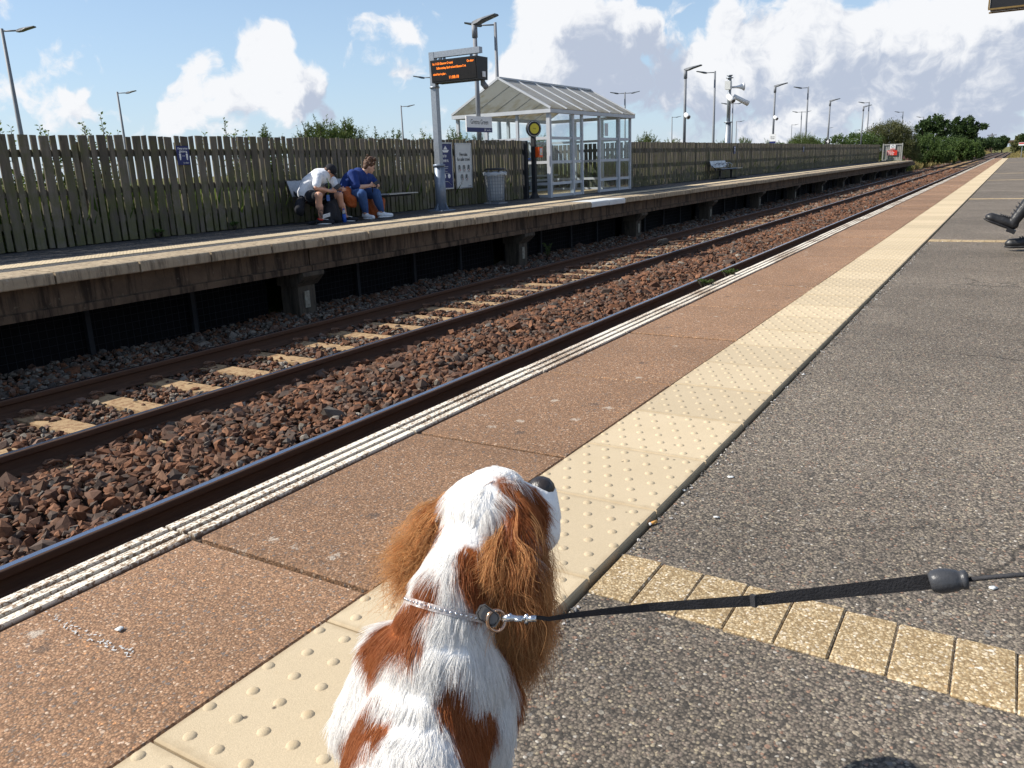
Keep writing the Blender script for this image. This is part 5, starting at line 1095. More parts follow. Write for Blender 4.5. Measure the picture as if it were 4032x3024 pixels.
# belongings round the bench
def lump(name, label, cat, pts, mat, voxel=.012, smooth=3, extra=None):
    t = thing(name, label, cat, (pts[0][0].x, pts[0][0].y, ZF)); blob('shell', [(a, ra, b, rb) for (a, ra), (b, rb) in zip(pts, pts[1:])], [], voxel, smooth, mat, t)
    return t
lump('orange_jacket', 'quilted orange jacket draped over the bench between two people', 'jacket', [(J(880, 690, 10.08), .07), (J(870, 760, 10.02), .08), (J(940, 790, 9.97), .07), (J(950, 850, 9.97), .05), (J(900, 850, 10.0), .04), (J(880, 790, 10.02), .08)], 'cloth_orange')
lump('orange_coat_bag', 'orange cloth bag on the ground under the jeans', 'bag', [(J(1110, 800, 10.12), .1), (J(1130, 880, 10.1), .12), (J(1160, 950, 10.08), .12), (J(1260, 800, 10.2), .06), (J(1240, 900, 10.12), .08)], 'cloth_orange')
bg = thing('sports_bag', 'black sports bag with three white stripes standing between feet', 'bag', J(720, 1040, 9.95, ZF)); b0 = J(660, 1000, 9.92)
sb = blob('shell', [(J(680, 850, 9.97), .05, J(735, 800, 9.95), .045), (J(650, 1000, 9.93), .075, J(770, 1000, 9.93), .075), (J(680, 850, 9.97), .06, J(660, 1000, 9.93), .085), (J(735, 800, 9.95), .05, J(770, 1000, 9.93), .085), (J(700, 880, 9.95), .09, J(715, 980, 9.93), .1)], [], .012, 4, 'cloth_black', bg)
for k in range(3): a, c = J(612, 962+k*14, 9.80), J(690, 938+k*14, 9.82); MB().bar(a, c, .008, .014).build('stripe', 'white', sb)
MB().tube([J(690, 850, 9.97), J(650, 780, 10.0), J(720, 760, 9.98), J(745, 810, 9.95)], .012, 6).build('handle', 'cloth_black', bg)
lump('waist_pouch', 'dark rucksack hanging at the end of the bench', 'bag', [(J(390, 770, 10.25), .06), (J(360, 850, 10.22), .085), (J(355, 900, 10.2), .09), (J(375, 940, 10.2), .05)], 'cloth_black')
lump('sandal', 'flat black sandal lying under the bench', 'sandal', [(J(460, 1048, 10.1, .06), .03), (J(520, 1046, 10.08, .06), .03)], 'cloth_black')
q = J(845, 985, 9.86, ZF); bt = thing('drink_bottle', 'small plastic bottle with blue label beside the black shoe', 'bottle', q); MB().tube([q, q+Z3*.14], .034, 12).build('label_band', 'blue', bt); MB().tube([q+Z3*.14, q+Z3*.19, q+Z3*.21], [.034, .026, .014], 12).build('neck', 'bin_liner', bt); MB().tube([q+Z3*.21, q+Z3*.235], .016, 10).build('cap', 'blue', bt)
# person seated on the near platform: only the boots reach into view
def person_c():
    t = thing('person', 'person in black lace-up boots and jeans with one leg crossed', 'person', (8.4, -.7, 0)); Y = Vector((0, 1, 0)); x = 8.42
    hp = Vector((x, -.78, .52)); ls = Vector((x-.15, -.82, 1.02)); rs = Vector((x+.17, -.82, 1.02)); hc = Vector((x, -.74, 1.33)); he, rt, lkk, u, rot = head_ells(hc, Vector((0, 1, -.3)), Z3)
    rk, ra = Vector((x+.14, -.34, .50)), Vector((x+.06, -.24, .13)); lk, la = Vector((x-.06, -.30, .60)), Vector((x, -.06, .30))
    body = blob('body', [(hp, .14, Vector((x, -.82, .95)), .14), (Vector((x, -.82, 1.0)), .09, hc, .055), (ls, .06, Vector((x-.26, -.62, .78)), .045), (Vector((x-.26, -.62, .78)), .042, Vector((x-.1, -.42, .70)), .03), (rs, .06, Vector((x+.27, -.62, .78)), .045), (Vector((x+.27, -.62, .78)), .042, Vector((x+.1, -.42, .70)), .03), (hp, .1, rk, .065), (rk, .06, ra, .04), (hp, .1, lk, .065), (lk, .06, la, .04)] + hand_segs(Vector((x-.1, -.42, .70)), Vector((.5, .6, -.1)), Z3) + hand_segs(Vector((x+.1, -.42, .70)), Vector((-.5, .6, -.1)), Z3), he, .009, 5, 'skin_b', t)
    face_bits(hc, rt, lkk, u, 1, body)
    blob('jeans', [(hp, .16, hp.lerp(rk, .4), .12), (hp, .16, hp.lerp(lk, .4), .12), (hp.lerp(rk, .3), .12, rk, .085), (hp.lerp(lk, .3), .12, lk, .085), (rk, .085, rk.lerp(ra, .5), .07), (lk, .085, lk.lerp(la, .45), .072), (lk.lerp(la, .45), .07, lk.lerp(la, .62), .066)], [], .012, 4, 'denim', t)
    blob('jumper', [(hp+Z3*.06, .175, Vector((x, -.82, .95)), .17), (ls, .085, Vector((x-.26, -.62, .78)), .07), (rs, .085, Vector((x+.27, -.62, .78)), .07), (Vector((x-.26, -.62, .78)), .068, Vector((x-.12, -.45, .71)), .05), (Vector((x+.27, -.62, .78)), .068, Vector((x+.12, -.45, .71)), .05), (ls, .1, rs, .1)], [], .012, 5, 'cloth_black', t)
    blob('hair', [], [(hc+u*.025-lkk*.025, (.083, .095, .085), rot)], .01, 2, 'hair_brown', t)
    def boot(heel, toe, shaft, up):
        f = (toe-heel).normalized(); s = f.cross(up).normalized(); m = heel.lerp(toe, .5); L = (toe-heel).length; rr = Matrix((s, f, up)).transposed()
        ank = heel+f*.055+up*.10; sd = (shaft-ank).normalized()
        b = blob('boot', [(heel+up*.055+f*.045, .042, heel+up*.055+f*L*.5, .043), (heel+up*.052+f*L*.45, .043, heel+up*.046+f*(L-.05), .040), (heel+up*.06+f*.055, .045, ank, .046), (ank, .046, shaft, .056)], [(toe-f*.055+up*.042, (.044, .055, .036), rr)], .006, 4, 'leather_black', t)
        so = blob('sole', [], [(m+up*.014+f*.01, (.046, L*.49, .014), rr), (toe-f*.075+up*.014, (.050, .072, .014), rr)], .005, 1, 'black', b)
        MB().add([heel+s*a+f*q-up*z for a in (-.038, .038) for q in (.004, .075) for z in (-.018, .016)], [(0, 1, 3, 2), (4, 6, 7, 5), (0, 4, 5, 1), (2, 3, 7, 6), (0, 2, 6, 4), (1, 5, 7, 3)]).build('heel', 'black', b)
        lc = MB(); p0 = heel+f*(L*.62)+up*.094; p1 = ank+f*.052; p2 = shaft+sd.cross(s).normalized()*(.062 if sd.cross(s).dot(f) > 0 else -.062)
        for k in range(9):
            q = p0.lerp(p1, k/4) if k < 4 else p1.lerp(p2, (k-4)/5); w = .026
            lc.tube([q+s*w-f*.004, q+f*.006+up*.005, q-s*w-f*.004], .0045, 5)
        lc.build('laces', 'lace', b)
    boot(Vector((8.46, -.27, .022)), Vector((8.46, .03, .01)), ra+Vector((.0, -.02, .16)), Z3)
    hl = Vector((8.40, -.045, .155)); tt = Vector((8.40, .215, .262)); f = (tt-hl).normalized(); up = Vector((1, 0, 0)).cross(f).normalized(); boot(hl, tt, la+Vector((0, -.05, .10)), up)
person_c()
b3 = bench((9.6, -.50, 0), 'metal bench on the near platform under the seated booted person', False); b3.rotation_euler.z = math.pi
# ------------------------------------------------------------------ the spaniel (landmarks read off the photograph, D = metres along the view axis)
SK = .907      # the dog's distance that puts its head shadow where the photograph has it
def KD(zx, zy, D): return ray(1200+zx*.7378, 1800+zy*.7378)*(D*SK/FPX) + Vector((0, 0, CAMH))
def A_(v): return np.array(v, float)
def mat_fur():
    b = NB('fur'); a = b.n('ShaderNodeAttribute', attribute_name='col')
    b.fin(a.outputs['Color'], .55, 0.0, .25); tl = b.n('ShaderNodeBsdfTranslucent'); b.l(a.outputs['Color'], tl.inputs[0]); mx = b.n('ShaderNodeMixShader'); mx.inputs[0].default_value = .42
    b.l(b.b.outputs[0], mx.inputs[1]); b.l(tl.outputs[0], mx.inputs[2]); b.l(mx.outputs[0], b.out.inputs[0]); MATS['fur'] = b.m
    mat_attr('fur_skin', .9, 60, .4, .1, False)
mat_fur(); pm('nose_black', (.02, .016, .015), (.035, .028, .026), 60, .35, 0, .6, 200, .002, spec=.5); pm('strap_black', (.022, .022, .025), (.035, .035, .04), 60, .8, 0, .5, 400, .002); pm('chrome', (.7, .7, .7), (.6, .6, .6), 20, .18, 1.0, 0); pm('copper', (.55, .36, .26), (.45, .3, .2), 20, .25, 1.0, 0); pm('tab_leather', (.17, .16, .15), (.13, .12, .115), 40, .65, 0, .4, 200, .001); pm('collar_silver', (.55, .50, .48), (.42, .37, .35), 120, .35, .3, .5, 260, .002); pm('bead_plastic', (.035, .037, .042), (.05, .052, .058), 30, .38, 0, .2)
def make_dog():
    S = {}
    sk = KD(965, 310, 1.15); c1 = KD(710, 1140, 1.08); c2 = KD(603, 1600, 1.04)
    back = Vector((-CF.x, -CF.y, 0)).normalized(); fwd = -back; lat = Vector((fwd.y, -fwd.x, 0))
    rump = Vector((c2.x, c2.y, 0))+back*.17+Vector((0, 0, c2.z-.04))
    t = thing('dog', 'white and chestnut spaniel on a lead with its head turned right', 'dog', (c2.x, c2.y, 0))
    neck = [KD(880, 520, 1.13), KD(790, 720, 1.09), KD(745, 900, 1.08)]
    segs = [(rump, .084, c2, .094), (c2, .093, KD(655, 1370, 1.06), .087), (KD(655, 1370, 1.06), .087, c1, .080), (c1, .078, neck[2], .062), (neck[2], .060, neck[1], .054), (neck[1], .054, neck[0], .052), (neck[0], .052, sk, .056)]
    ls, rs = KD(500, 1060, 1.12), KD(930, 1120, 1.12); segs += [(c1, .075, ls, .05), (c1, .075, rs, .052), (ls, .05, KD(350, 1420, 1.09), .05), (rs, .052, KD(900, 1420, 1.09), .055)]
    segs = [(p, r*SK, q, w*SK) for p, r, q, w in segs]; NB0 = len(segs)
    ch = c1+fwd*.04-Z3*.055; segs += [(c1, .08, ch, .075), (ch, .075, neck[2]+fwd*.03-Z3*.04, .06)]
    for s in (-1, 1):
        top = ch+lat*s*.05-Z3*.01; el = Vector((top.x, top.y, .15))-fwd*.012; pw = Vector((top.x, top.y, .026))+fwd*.01
        segs += [(top, .048, el, .032), (el, .030, pw, .021), (pw, .026, pw+fwd*.03-Z3*.003, .023)]
        th = rump+lat*s*.06-Z3*.03; kn = Vector((th.x, th.y, .15))+fwd*.06; hk = Vector((th.x, th.y, .085))-fwd*.035; hp = Vector((th.x, th.y, .026))-fwd*.03
        segs += [(th, .066, kn, .045), (kn, .040, hk, .024), (hk, .023, hp, .021), (hp, .025, hp+fwd*.035-Z3*.003, .023)]
    tl0 = rump+back*.08+Z3*.02; segs += [(tl0, .03, tl0+back*.09+Z3*.02, .022), (tl0+back*.09+Z3*.02, .022, tl0+back*.17-Z3*.01, .014)]
    # head
    NH = len(segs)
    m1, m2, ns = KD(1130, 285, 1.185), KD(1240, 290, 1.21), KD(1275, 168, 1.225)
    segs += [(sk, .056, m1, .046), (m1, .044, m2, .036), (m2, .036, KD(1268, 205, 1.222), .025), (m1, .040, KD(1266, 400, 1.205), .030), (KD(1266, 400, 1.205), .030, m2, .037), (sk, .05, KD(1110, 430, 1.17), .044), (sk, .05, KD(850, 330, 1.18), .042)]
    ells = [(sk+Z3*.004, (.061, .061, .058)), (KD(1020, 215, 1.16), (.048, .048, .045))]
    RG = [[KD(*p) for p in g] for g in ([(1165, 275, 1.145), (1195, 420, 1.135), (1230, 600, 1.135), (1250, 800, 1.14), (1235, 980, 1.15), (1190, 1140, 1.16)],
          [(1110, 250, 1.125), (1130, 420, 1.105), (1150, 620, 1.10), (1165, 820, 1.105), (1155, 1000, 1.12), (1140, 1200, 1.145)],
          [(1070, 320, 1.112), (1060, 480, 1.095), (1070, 650, 1.085), (1085, 820, 1.09), (1090, 980, 1.11), (1105, 1130, 1.13)])]
    LG = [[KD(*p) for p in g] for g in ([(800, 200, 1.175), (690, 300, 1.175), (590, 430, 1.175), (520, 560, 1.17), (460, 690, 1.165)],
          [(785, 250, 1.165), (705, 380, 1.155), (630, 500, 1.15), (570, 610, 1.145), (510, 725, 1.14)],
          [(770, 310, 1.155), (725, 430, 1.14), (675, 530, 1.135), (630, 630, 1.13), (580, 735, 1.12)])]
    for g, rad in ((RG[1], (.022, .030, .030, .026, .016)), (RG[0], (.012, .014, .016, .014, .01)), (RG[2], (.012, .015, .017, .014, .01)), (LG[1], (.016, .022, .018, .012))):
        for i in range(min(len(rad)-1, len(g)-2)): segs.append((g[i], rad[i], g[i+1], rad[i+1]))
    segs = segs[:NH]+[(p, r*SK, q, w*SK) for p, r, q, w in segs[NH:]]; ells = [(e[0], tuple(x*SK for x in e[1])) for e in ells]
    me = blob_mesh('body', segs, ells, .006, 7, 'fur_skin')
    # ---- colour: chestnut patches as balls on the coat
    nz = lambda P, f: (np.sin(P[:, 0]*f+1.3*np.sin(P[:, 1]*f*.8+2))+np.sin(P[:, 1]*f*1.1+1.7*np.sin(P[:, 2]*f*.9))+np.sin(P[:, 2]*f*1.2+P[:, 0]*f*.7))/3
    pat = [(520, 790, 1.06, .026), (450, 810, 1.08, .03), (470, 860, 1.05, .042), (545, 820, 1.045, .028), (430, 960, 1.07, .042), (560, 930, 1.03, .026), (640, 690, 1.05, .022), (690, 725, 1.045, .013), (905, 610, 1.06, .026), (885, 530, 1.075, .016), (960, 690, 1.055, .026), (915, 680, 1.05, .016),
           (1200, 240, 1.16, .028), (1215, 330, 1.165, .022), (1130, 300, 1.12, .028), (1085, 235, 1.125, .016), (835, 195, 1.145, .012), (690, 430, 1.15, .034), (640, 520, 1.15, .034), (730, 330, 1.16, .03), (600, 450, 1.16, .04), (745, 460, 1.13, .013),
           (340, 1375, 1.01, .026), (280, 1470, 1.01, .034), (250, 1600, 1.01, .045), (230, 1720, 1.0, .05), (400, 1440, .985, .019), (370, 1560, .98, .014), (400, 1650, .965, .014),
           (800, 1250, .995, .024), (850, 1340, .99, .028), (905, 1440, .995, .036), (930, 1560, .99, .040), (940, 1680, .985, .046), (770, 1310, .985, .014), (980, 1420, 1.03, .028)]
    PC = np.array([A_(KD(a, b, d)) for a, b, d, r in pat]); PR = np.array([p[3]*SK for p in pat])
    def seg_dist(P, g):
        d = np.full(len(P), 9.0)
        for a, b in zip(g, g[1:]):
            a, b = A_(a), A_(b); u = np.clip(((P-a)@(b-a))/((b-a)@(b-a)), 0, 1); d = np.minimum(d, np.linalg.norm(P-(a+u[:, None]*(b-a)), axis=1))
        return d
    def brown(P):
        q = np.min(np.linalg.norm(P[:, None]-PC[None], axis=2)/PR[None], axis=1)
        ear = np.minimum.reduce([seg_dist(P, RG[0])/.020, seg_dist(P, RG[1])/.033, seg_dist(P, RG[2])/.022, seg_dist(P, LG[1])/.026])
        q = np.minimum(q, ear); return 1-np.clip((q-1+.20*nz(P, 140)+.13*nz(P, 420))/.26+.5, 0, 1)
    WHITE = np.array((.93, .915, .89)); CH = np.array((.34, .105, .032)); CH2 = np.array((.50, .20, .075))
    co = np.empty(len(me.vertices)*3, np.float32); me.vertices.foreach_get('co', co); co = co.reshape(-1, 3).astype(float)
    bw = brown(co)[:, None]; colr = WHITE*.95*(1-bw)+CH*.8*bw
    at = me.attributes.new('col', 'FLOAT_COLOR', 'POINT'); c4 = np.ones((len(co), 4), np.float32); c4[:, :3] = colr; at.data.foreach_set('color', c4.ravel())
    body = link(bpy.data.objects.new('body', me), t)
    # ---- coat
    me.calc_loop_triangles(); tri = np.empty(len(me.loop_triangles)*3, np.int32); me.loop_triangles.foreach_get('vertices', tri); tri = tri.reshape(-1, 3)
    a, b, c = co[tri[:, 0]], co[tri[:, 1]], co[tri[:, 2]]; cr = np.cross(b-a, c-a); ar = np.linalg.norm(cr, axis=1)/2; n = 150000
    vn = np.empty(len(co)*3, np.float32); me.vertex_normals.foreach_get('vector', vn); vn = vn.reshape(-1, 3).astype(float)
    ti = nr.choice(len(tri), n, p=ar/ar.sum()); u, v = nr.random(n), nr.random(n); f = u+v > 1; u[f], v[f] = 1-u[f], 1-v[f]
    P = a[ti]+(b[ti]-a[ti])*u[:, None]+(c[ti]-a[ti])*v[:, None]; Nn = unit(vn[tri[ti, 0]]*(1-u-v)[:, None]+vn[tri[ti, 1]]*u[:, None]+vn[tri[ti, 2]]*v[:, None])
    # flow of the coat: nose -> skull -> neck -> back -> rump, feathers hang
    chain = [ns, m2, sk, neck[0], neck[1], neck[2], c1, c2, rump, tl0+back*.1]; flow = np.zeros((n, 3)); best = np.full(n, 9.0); idx = np.zeros(n)
    for i, (p, q) in enumerate(zip(chain, chain[1:])):
        p, q = A_(p), A_(q); w = np.clip(((P-p)@(q-p))/((q-p)@(q-p)), 0, 1); d = np.linalg.norm(P-(p+w[:, None]*(q-p)), axis=1); m = d < best; best[m] = d[m]; idx[m] = i+w[m]; flow += unit(q-p)[None]*np.exp(-d/.022)[:, None]
    de = np.minimum(np.minimum(seg_dist(P, RG[1]), seg_dist(P, RG[0])), np.minimum(seg_dist(P, RG[2]), seg_dist(P, LG[1]))); isear = (de < .036) & (idx < 5)
    flow = unit(flow); flow = flow+np.array([0, 0, -.45])*np.clip(1-Nn[:, 2], 0, 1)[:, None]; flow[isear] = np.array([0, 0, -1.0])
    cl = np.stack([nz(P+.3, 90), nz(P+1.1, 80), nz(P+2.2, 85)], 1); cl2 = np.stack([nz(P+.3, 300), nz(P+1.1, 280), nz(P+2.2, 290)], 1)
    flow = unit(flow+.42*cl+.22*cl2+nr.normal(size=(n, 3))*.08); tang = unit(flow-Nn*np.sum(flow*Nn, 1)[:, None])
    Ln = np.interp(idx, [0, 1, 2, 2.6, 4, 6, 7, 9], [.006, .008, .014, .020, .030, .034, .030, .035])*nr.uniform(.6, 1.25, n); Ln[isear] = .030*nr.uniform(.6, 1.3, isear.sum())
    lift = np.interp(idx, [0, 2, 4, 6, 9], [.25, .28, .42, .40, .35])+.12*cl[:, 0]; bw = brown(P+nr.normal(size=(n, 3))*.002)[:, None]
    cc = (WHITE*(1-bw)+(CH+(CH2-CH)*nr.random((n, 1))**2)*bw)*nr.uniform(.80, 1.08, (n, 1))
    K = 5; tt = np.linspace(0, 1, K); pts = np.zeros((n, K, 3)); d0 = unit(tang+Nn*lift[:, None]); d1 = unit(tang*1.0+Nn*.02+np.array([0, 0, -.25])+.25*cl2)
    pts[:, 0] = P-Nn*.001
    for k in range(1, K): pts[:, k] = pts[:, k-1]+unit(d0*(1-tt[k])+d1*tt[k])*(Ln/(K-1))[:, None]
    fur = [(pts, cc, .00030)]
    # ---- long wavy ear feathers following the guides
    def feathers(G, n, lo, hi, K=12, th=.012, wave=.004, t0max=.55, fly=.0, light=.5, r=.00030):
        g = np.array([[A_(p) for p in row] for row in G]); m = g.shape[1]; s = nr.random(n)*(len(G)-1); i = np.minimum(s.astype(int), len(G)-2); w = (s-i)[:, None]
        ci = (s/(len(G)-1)*22).astype(int)*4+nr.integers(0, 4, n); ci = np.clip(ci, 0, 89); clump = nr.normal(size=(90, 3)); t0 = nr.random(n)**1.2*t0max; ln = nr.uniform(lo, hi, n); T = t0[:, None]+np.linspace(0, 1, K)[None]*ln[:, None]
        Tm = T*(m-1); q = np.clip(Tm.astype(int), 0, m-2); fr = (Tm-q)[..., None]
        def ev(gi): return g[gi[:, None], q]*(1-fr)+g[gi[:, None], q+1]*fr
        pts = ev(i)*(1-w[:, None])+ev(i+1)*w[:, None]; side = unit(clump[ci]); coff = nr.normal(size=(90, 3))*th; off = coff[ci]+nr.normal(size=(n, 3))*th*.22; s = None
        ph = ci*1.7+nr.normal(0, .16, n); wl = (6+4*nr.random(90))[ci]+nr.normal(0, .12, n); u = np.linspace(0, 1, K)
        pts = pts+off[:, None]*(.6+.8*u[None, :, None]) + (np.sin(T*wl[:, None]*2.2+ph[:, None])*(wave*(.3+1.2*T)))[..., None]*side[:, None] + clump[ci][:, None]*(.006*u[None, :, None])
        if fly: pts = pts+(nr.normal(size=(n, 3))*fly)[:, None]*(u[None, :, None]**2)
        mixk = np.clip(light*(.5*nr.random((n, 1))+.5*nr.random((90, 1))[ci])*1.7+.25*T.mean(1)[:, None], 0, 1); cb = (CH*1.05*(1-mixk)+np.array((.62, .335, .14))*mixk)*(.62+.75*nr.random((90, 1)))[ci]  # golden highlights and dark shading between clumps are painted into the strand colour
        fur.append((pts, cb*nr.uniform(.8, 1.12, (n, 1)), r))
    feathers(RG, 10000, .25, .5, 16, .009, .010, .62, .005, .6); feathers([RG[1], RG[2]], 3000, .3, .6, 14, .012, .010, .45, .008, .9); feathers([RG[0], RG[1]], 2500, .3, .6, 14, .012, .010, .45, .008, .8)
    feathers([[KD(*p) for p in q] for q in ([(1060, 330, 1.10), (1010, 450, 1.085), (970, 560, 1.075), (930, 660, 1.07), (870, 745, 1.068)], [(1090, 420, 1.095), (1060, 540, 1.08), (1030, 650, 1.075), (980, 740, 1.07), (930, 790, 1.065)])], 1500, .3, .7, 10, .006, .005, .4, .006, .9)
    feathers(LG, 4200, .35, .65, 16, .010, .009, .45, .006, 1.25); feathers(LG, 700, .4, .8, 14, .012, .012, .5, .022, 1.6, .00022)  # left ear mixed paler, its sunlit look put into the strand colour
    np_, pr_, cl_, sz = [], [], [], []
    for pts, cc, r in fur:
        n, K = pts.shape[:2]; np_.append(pts.reshape(-1, 3)); pr_.append(np.tile(np.linspace(1, .25, K)*r, n)); cl_.append(cc); sz += [K]*n
    cu = bpy.data.hair_curves.new('fur'); cu.add_curves(sz); cu.points.foreach_set('position', np.concatenate(np_).astype(np.float32).ravel())
    ra = cu.attributes.get('radius') or cu.attributes.new('radius', 'FLOAT', 'POINT'); ra.data.foreach_set('value', np.concatenate(pr_).astype(np.float32))
    ca = cu.attributes.new('col', 'FLOAT_COLOR', 'CURVE'); cc = np.concatenate(cl_); c4 = np.ones((len(cc), 4), np.float32); c4[:, :3] = np.clip(cc, 0, 1); ca.data.foreach_set('color', c4.ravel())
    cu.materials.append(M('fur')); link(bpy.data.objects.new('fur', cu), t)
    rt = CR; MB().ell(KD(1262, 165, 1.215), (.019, .019, .016)).build('nose', 'nose_black', t)
    for p in (KD(1215, 215, 1.195), KD(1050, 120, 1.21)): MB().ell(p, .009).build('eye', 'black_gloss', t)
    # ---- collar
    ax = (A_(neck[1])-A_(neck[2])); ax = Vector(unit(ax)); cn = KD(775, 812, 1.088); e1 = ax.orthogonal().normalized(); e2 = ax.cross(e1)
    co_ = thing('dog_collar', 'narrow silver studded collar with dark leather tab', 'collar', cn); R = .0605*SK; mb = MB(); vs = []; fs = []; n = 60
    for i in range(n):
        q = 2*math.pi*i/n; d = e1*math.cos(q)+e2*math.sin(q)
        for rr, hh in ((R, -.004), (R+.0022, -.004), (R+.0022, .004), (R, .004)): vs.append(cn+d*rr+ax*hh)
    for i in range(n):
        j = (i+1) % n
        for k in range(4): fs.append((i*4+k, j*4+k, j*4+(k+1) % 4, i*4+(k+1) % 4))
    st = mb.add(vs, fs).build('strap', 'collar_silver', co_)
    sm = MB()
    for i in range(56): q = 2*math.pi*i/56; d = e1*math.cos(q)+e2*math.sin(q); sm.ell(cn+d*(R+.0016), .0022, None, 6, 4)
    sm.build('studs', 'chrome', st)
    px = lambda x, y, D: KD(x, y, D)
    tb = [(935, 790), (960, 782), (1035, 838), (1048, 862), (1020, 905), (1000, 908), (922, 868), (912, 830)]
    MB().add([px(x, y, 1.000) for x, y in tb]+[px(x, y, 1.005) for x, y in tb], [tuple(range(8)), tuple(reversed(range(8, 16)))]+[(i, (i+1) % 8, 8+(i+1) % 8, 8+i) for i in range(8)]).build('leather_tab', 'tab_leather', co_)
    cx, cy = 975, 845; MB().tube([px(cx+(x-cx)*.84, cy+(y-cy)*.84, 0.9985) for x, y in tb+tb[:1]], .0007, 5).build('stitching', 'black', co_)
    MB().tube([px(1022+48*math.cos(a), 873+56*math.sin(a), 1.004+.006*math.cos(a)) for a in np.linspace(0, 6.283, 29)], .0022, 8, False).build('d_ring', 'copper', co_)
    # ---- lead
    ld = thing('dog_lead', 'black webbing dog lead pulled out towards the right', 'lead', px(1100, 860, 1.02))
    MB().tube([px(1052, 862, .997), px(1090, 856, .995), px(1130, 858, .993), px(1180, 862, .99)], [.0035, .0045, .003, .003], 8).tube([px(1090, 852, .994), px(1100, 843, .992)], .0025, 6).tube([px(1120, 868, .991), px(1160, 870, .989)], .0022, 6).tube([px(1178, 840, .989), px(1192, 862, .988), px(1180, 888, .989)], .0026, 7).tube([px(1192, 862, .988), px(1236, 862, .987)], .0038, 8).build('clip', 'chrome', ld)
    path = [(1155, 1333, .987, 9), (1185, 1337, .984, 10), (1230, 1330, .98, 12), (1300, 1322, .968, 14.5), (1400, 1312, .95, 19), (1500, 1306, .925, 22), (1630, 1297, .895, 25), (1760, 1283, .865, 28), (1900, 1268, .835, 31), (2014, 1256, .81, 34)]
    vs = []; fs = []
    for i, (x, y, D, w) in enumerate(path):
        for dy, dd in ((-w/2, 0), (w/2, .006), (w/2, .0085), (-w/2, .0025)): vs.append(ray(x*1.8228, (y+dy)*1.8228)*((D*SK+dd)/FPX)+Vector((0, 0, CAMH)))
    for i in range(len(path)-1):
        for k in range(4): fs.append((i*4+k, i*4+(k+1) % 4, (i+1)*4+(k+1) % 4, (i+1)*4+k))
    fs += [(0, 1, 2, 3), tuple(len(vs)-4+k for k in (3, 2, 1, 0))]; MB().add(vs, fs, False).build('strap', 'strap_black', ld)
    o = lambda x, y, D: ray(x*1.8228, y*1.8228)*(D*SK/FPX)+Vector((0, 0, CAMH))
    MB().bar(o(1627, 1285, .89), o(1629, 1310, .892), .004, .006).build('keeper', 'strap_black', ld)
    MB().tube([o(2008, 1257, .81), o(2014, 1256, .809), o(2030, 1255, .807), o(2050, 1254, .805), o(2066, 1254, .803), o(2076, 1253, .802), o(2079, 1253, .801), o(2088, 1252, .800), o(2093, 1252, .799)], [.0078, .0098, .0112, .0108, .0096, .0078, .0088, .0088, .005], 16).build('bead', 'bead_plastic', ld)
    e = o(2330, 1232, .75); MB().tube([o(2092, 1252, .799), o(2150, 1246, .785), e], .0022, 8).build('cord', 'strap_black', ld)
    MB().ell(e+CR*.05, (.05, .03, .07)).build('handle_case', 'bead_plastic', ld)
make_dog()
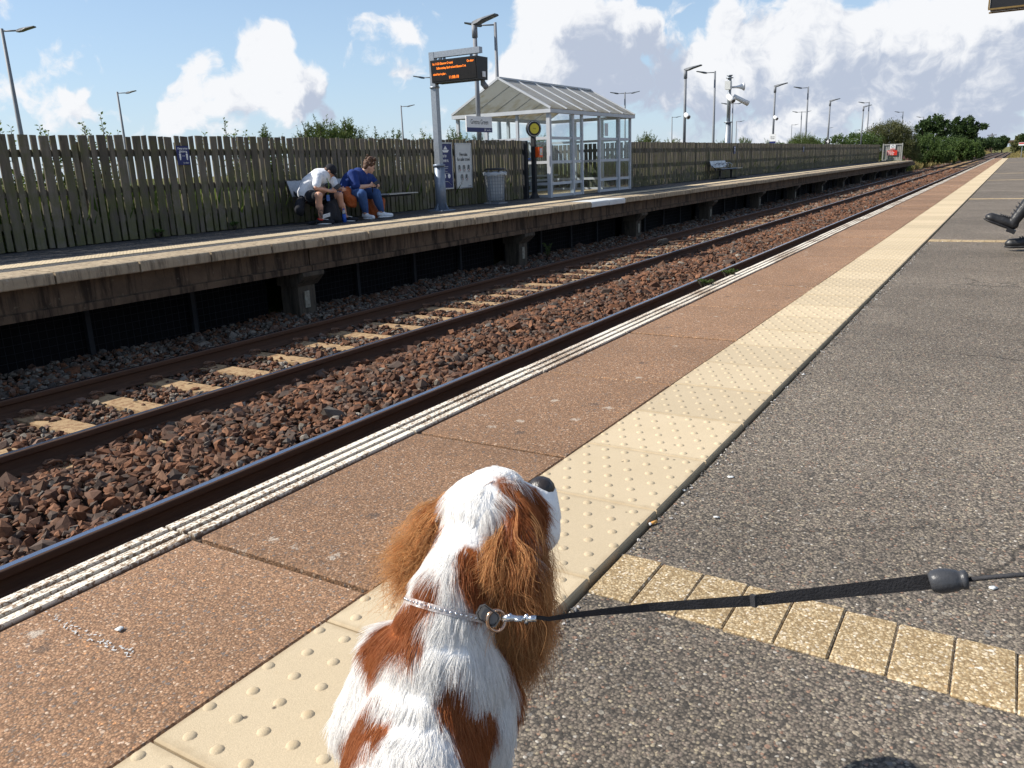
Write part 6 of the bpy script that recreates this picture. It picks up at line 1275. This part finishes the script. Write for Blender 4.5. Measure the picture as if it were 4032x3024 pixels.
# ------------------------------------------------------------------ small things on the near platform
def litter():
    p = at_z(2450+670*.1808, 1950+630*.1808, -.010); t = thing('cigarette_butt', 'orange cigarette butt lying beside the tactile strip', 'litter', p); d = (at_z(2450+770*.1808, 1950+590*.1808, -.010)-p).normalized(); MB().tube([p-d*.008+Z3*.004, p+d*.013+Z3*.004], .0038, 10).build('filter', 'cig_orange', t); MB().tube([p-d*.013+Z3*.004, p-d*.008+Z3*.004], .0037, 10).build('paper', 'white', t)
    spots = [((2450+2050*.1808, 1950+480*.1808), 'white scrap of gum beside the cigarette butt', (.008, .005, .0014)), ((2000+1385*.63291, 1000+1388*.63291), 'white crumpled scrap on the asphalt by tactile strip', (.010, .008, .0018)), ((650*.72333, 2000+660*.72333), 'small white ring on the brown coping slab', (.009, .007, .0016)), ((2200+2065*.8282, 2000+380*.8282), 'pale pebble on the asphalt beyond the bead', (.010, .007, .002)), ((2000+1840*.63291, 1000+750*.63291), 'white fleck of litter at the tactile edge', (.009, .006, .0016)), ((2000+1100*.63291, 1000+1470*.63291), 'white pellet on asphalt close to tactile edge', (.007, .005, .0015))]
    for (px, py), lab, r in spots:
        p = at_z(px, py, .004 if px < 1000 else -.010); mb = MB(); mb.ell(p+Z3*r[2]*.5, r, Matrix.Rotation(rnd.uniform(0, 3), 3, 'Z'), 9, 6); mb.v = [tuple(Vector(v)+Vector((rnd.uniform(-1, 1), rnd.uniform(-1, 1), rnd.uniform(-.3, .3)))*.0022) for v in mb.v]; tag(mb.build('litter_scrap', 'off_white', None), lab, 'litter')
    # broken line of white paint flecks on one slab
    mb = MB()
    for k in range(60):
        u = rnd.random(); q = at_z((260+480*u+rnd.gauss(0, 6))*.72333, 2000+(575+215*u+22*math.sin(u*3)+rnd.gauss(0, 13))*.72333, .0022); a = rnd.uniform(0, 3.14); e = Vector((math.cos(a), math.sin(a), 0))*rnd.uniform(.0015, .005); w = Vector((-e.y, e.x, 0)).normalized()*rnd.uniform(.0008, .0018)
        mb.add([q-e-w, q+e-w*.4, q+e*.7+w, q-e*.8+w*.8]+[v+Z3*.0006 for v in (q-e-w, q+e-w*.4, q+e*.7+w, q-e*.8+w*.8)], [(3, 2, 1, 0), (4, 5, 6, 7), (0, 1, 5, 4), (1, 2, 6, 5), (2, 3, 7, 6), (3, 0, 4, 7)])
    tag(mb.build('paint_flecks', 'off_white', None, kind='stuff'), 'broken line of white paint flecks on a brown slab', 'paint')
    # loose chippings gathered along the lip of the tactile strip
    n = 900; x = nr.uniform(.6, 9, n); y = .695-np.abs(nr.normal(0, .02, n)); c = np.array([(.13, .125, .12), (.3, .29, .28), (.09, .085, .08), (.5, .48, .46)])[nr.integers(0, 4, n)]
    stones('loose_chippings', np.stack([x, y, np.full(n, -.009)], 1), nr.uniform(.0022, .0048, n), c, None, kind='stuff', label='loose grey chippings along the edge of the tactile strip', cat='chippings')
pm('cig_orange', (.70, .36, .10), (.6, .3, .08), 60, .8, 0, 0); litter()
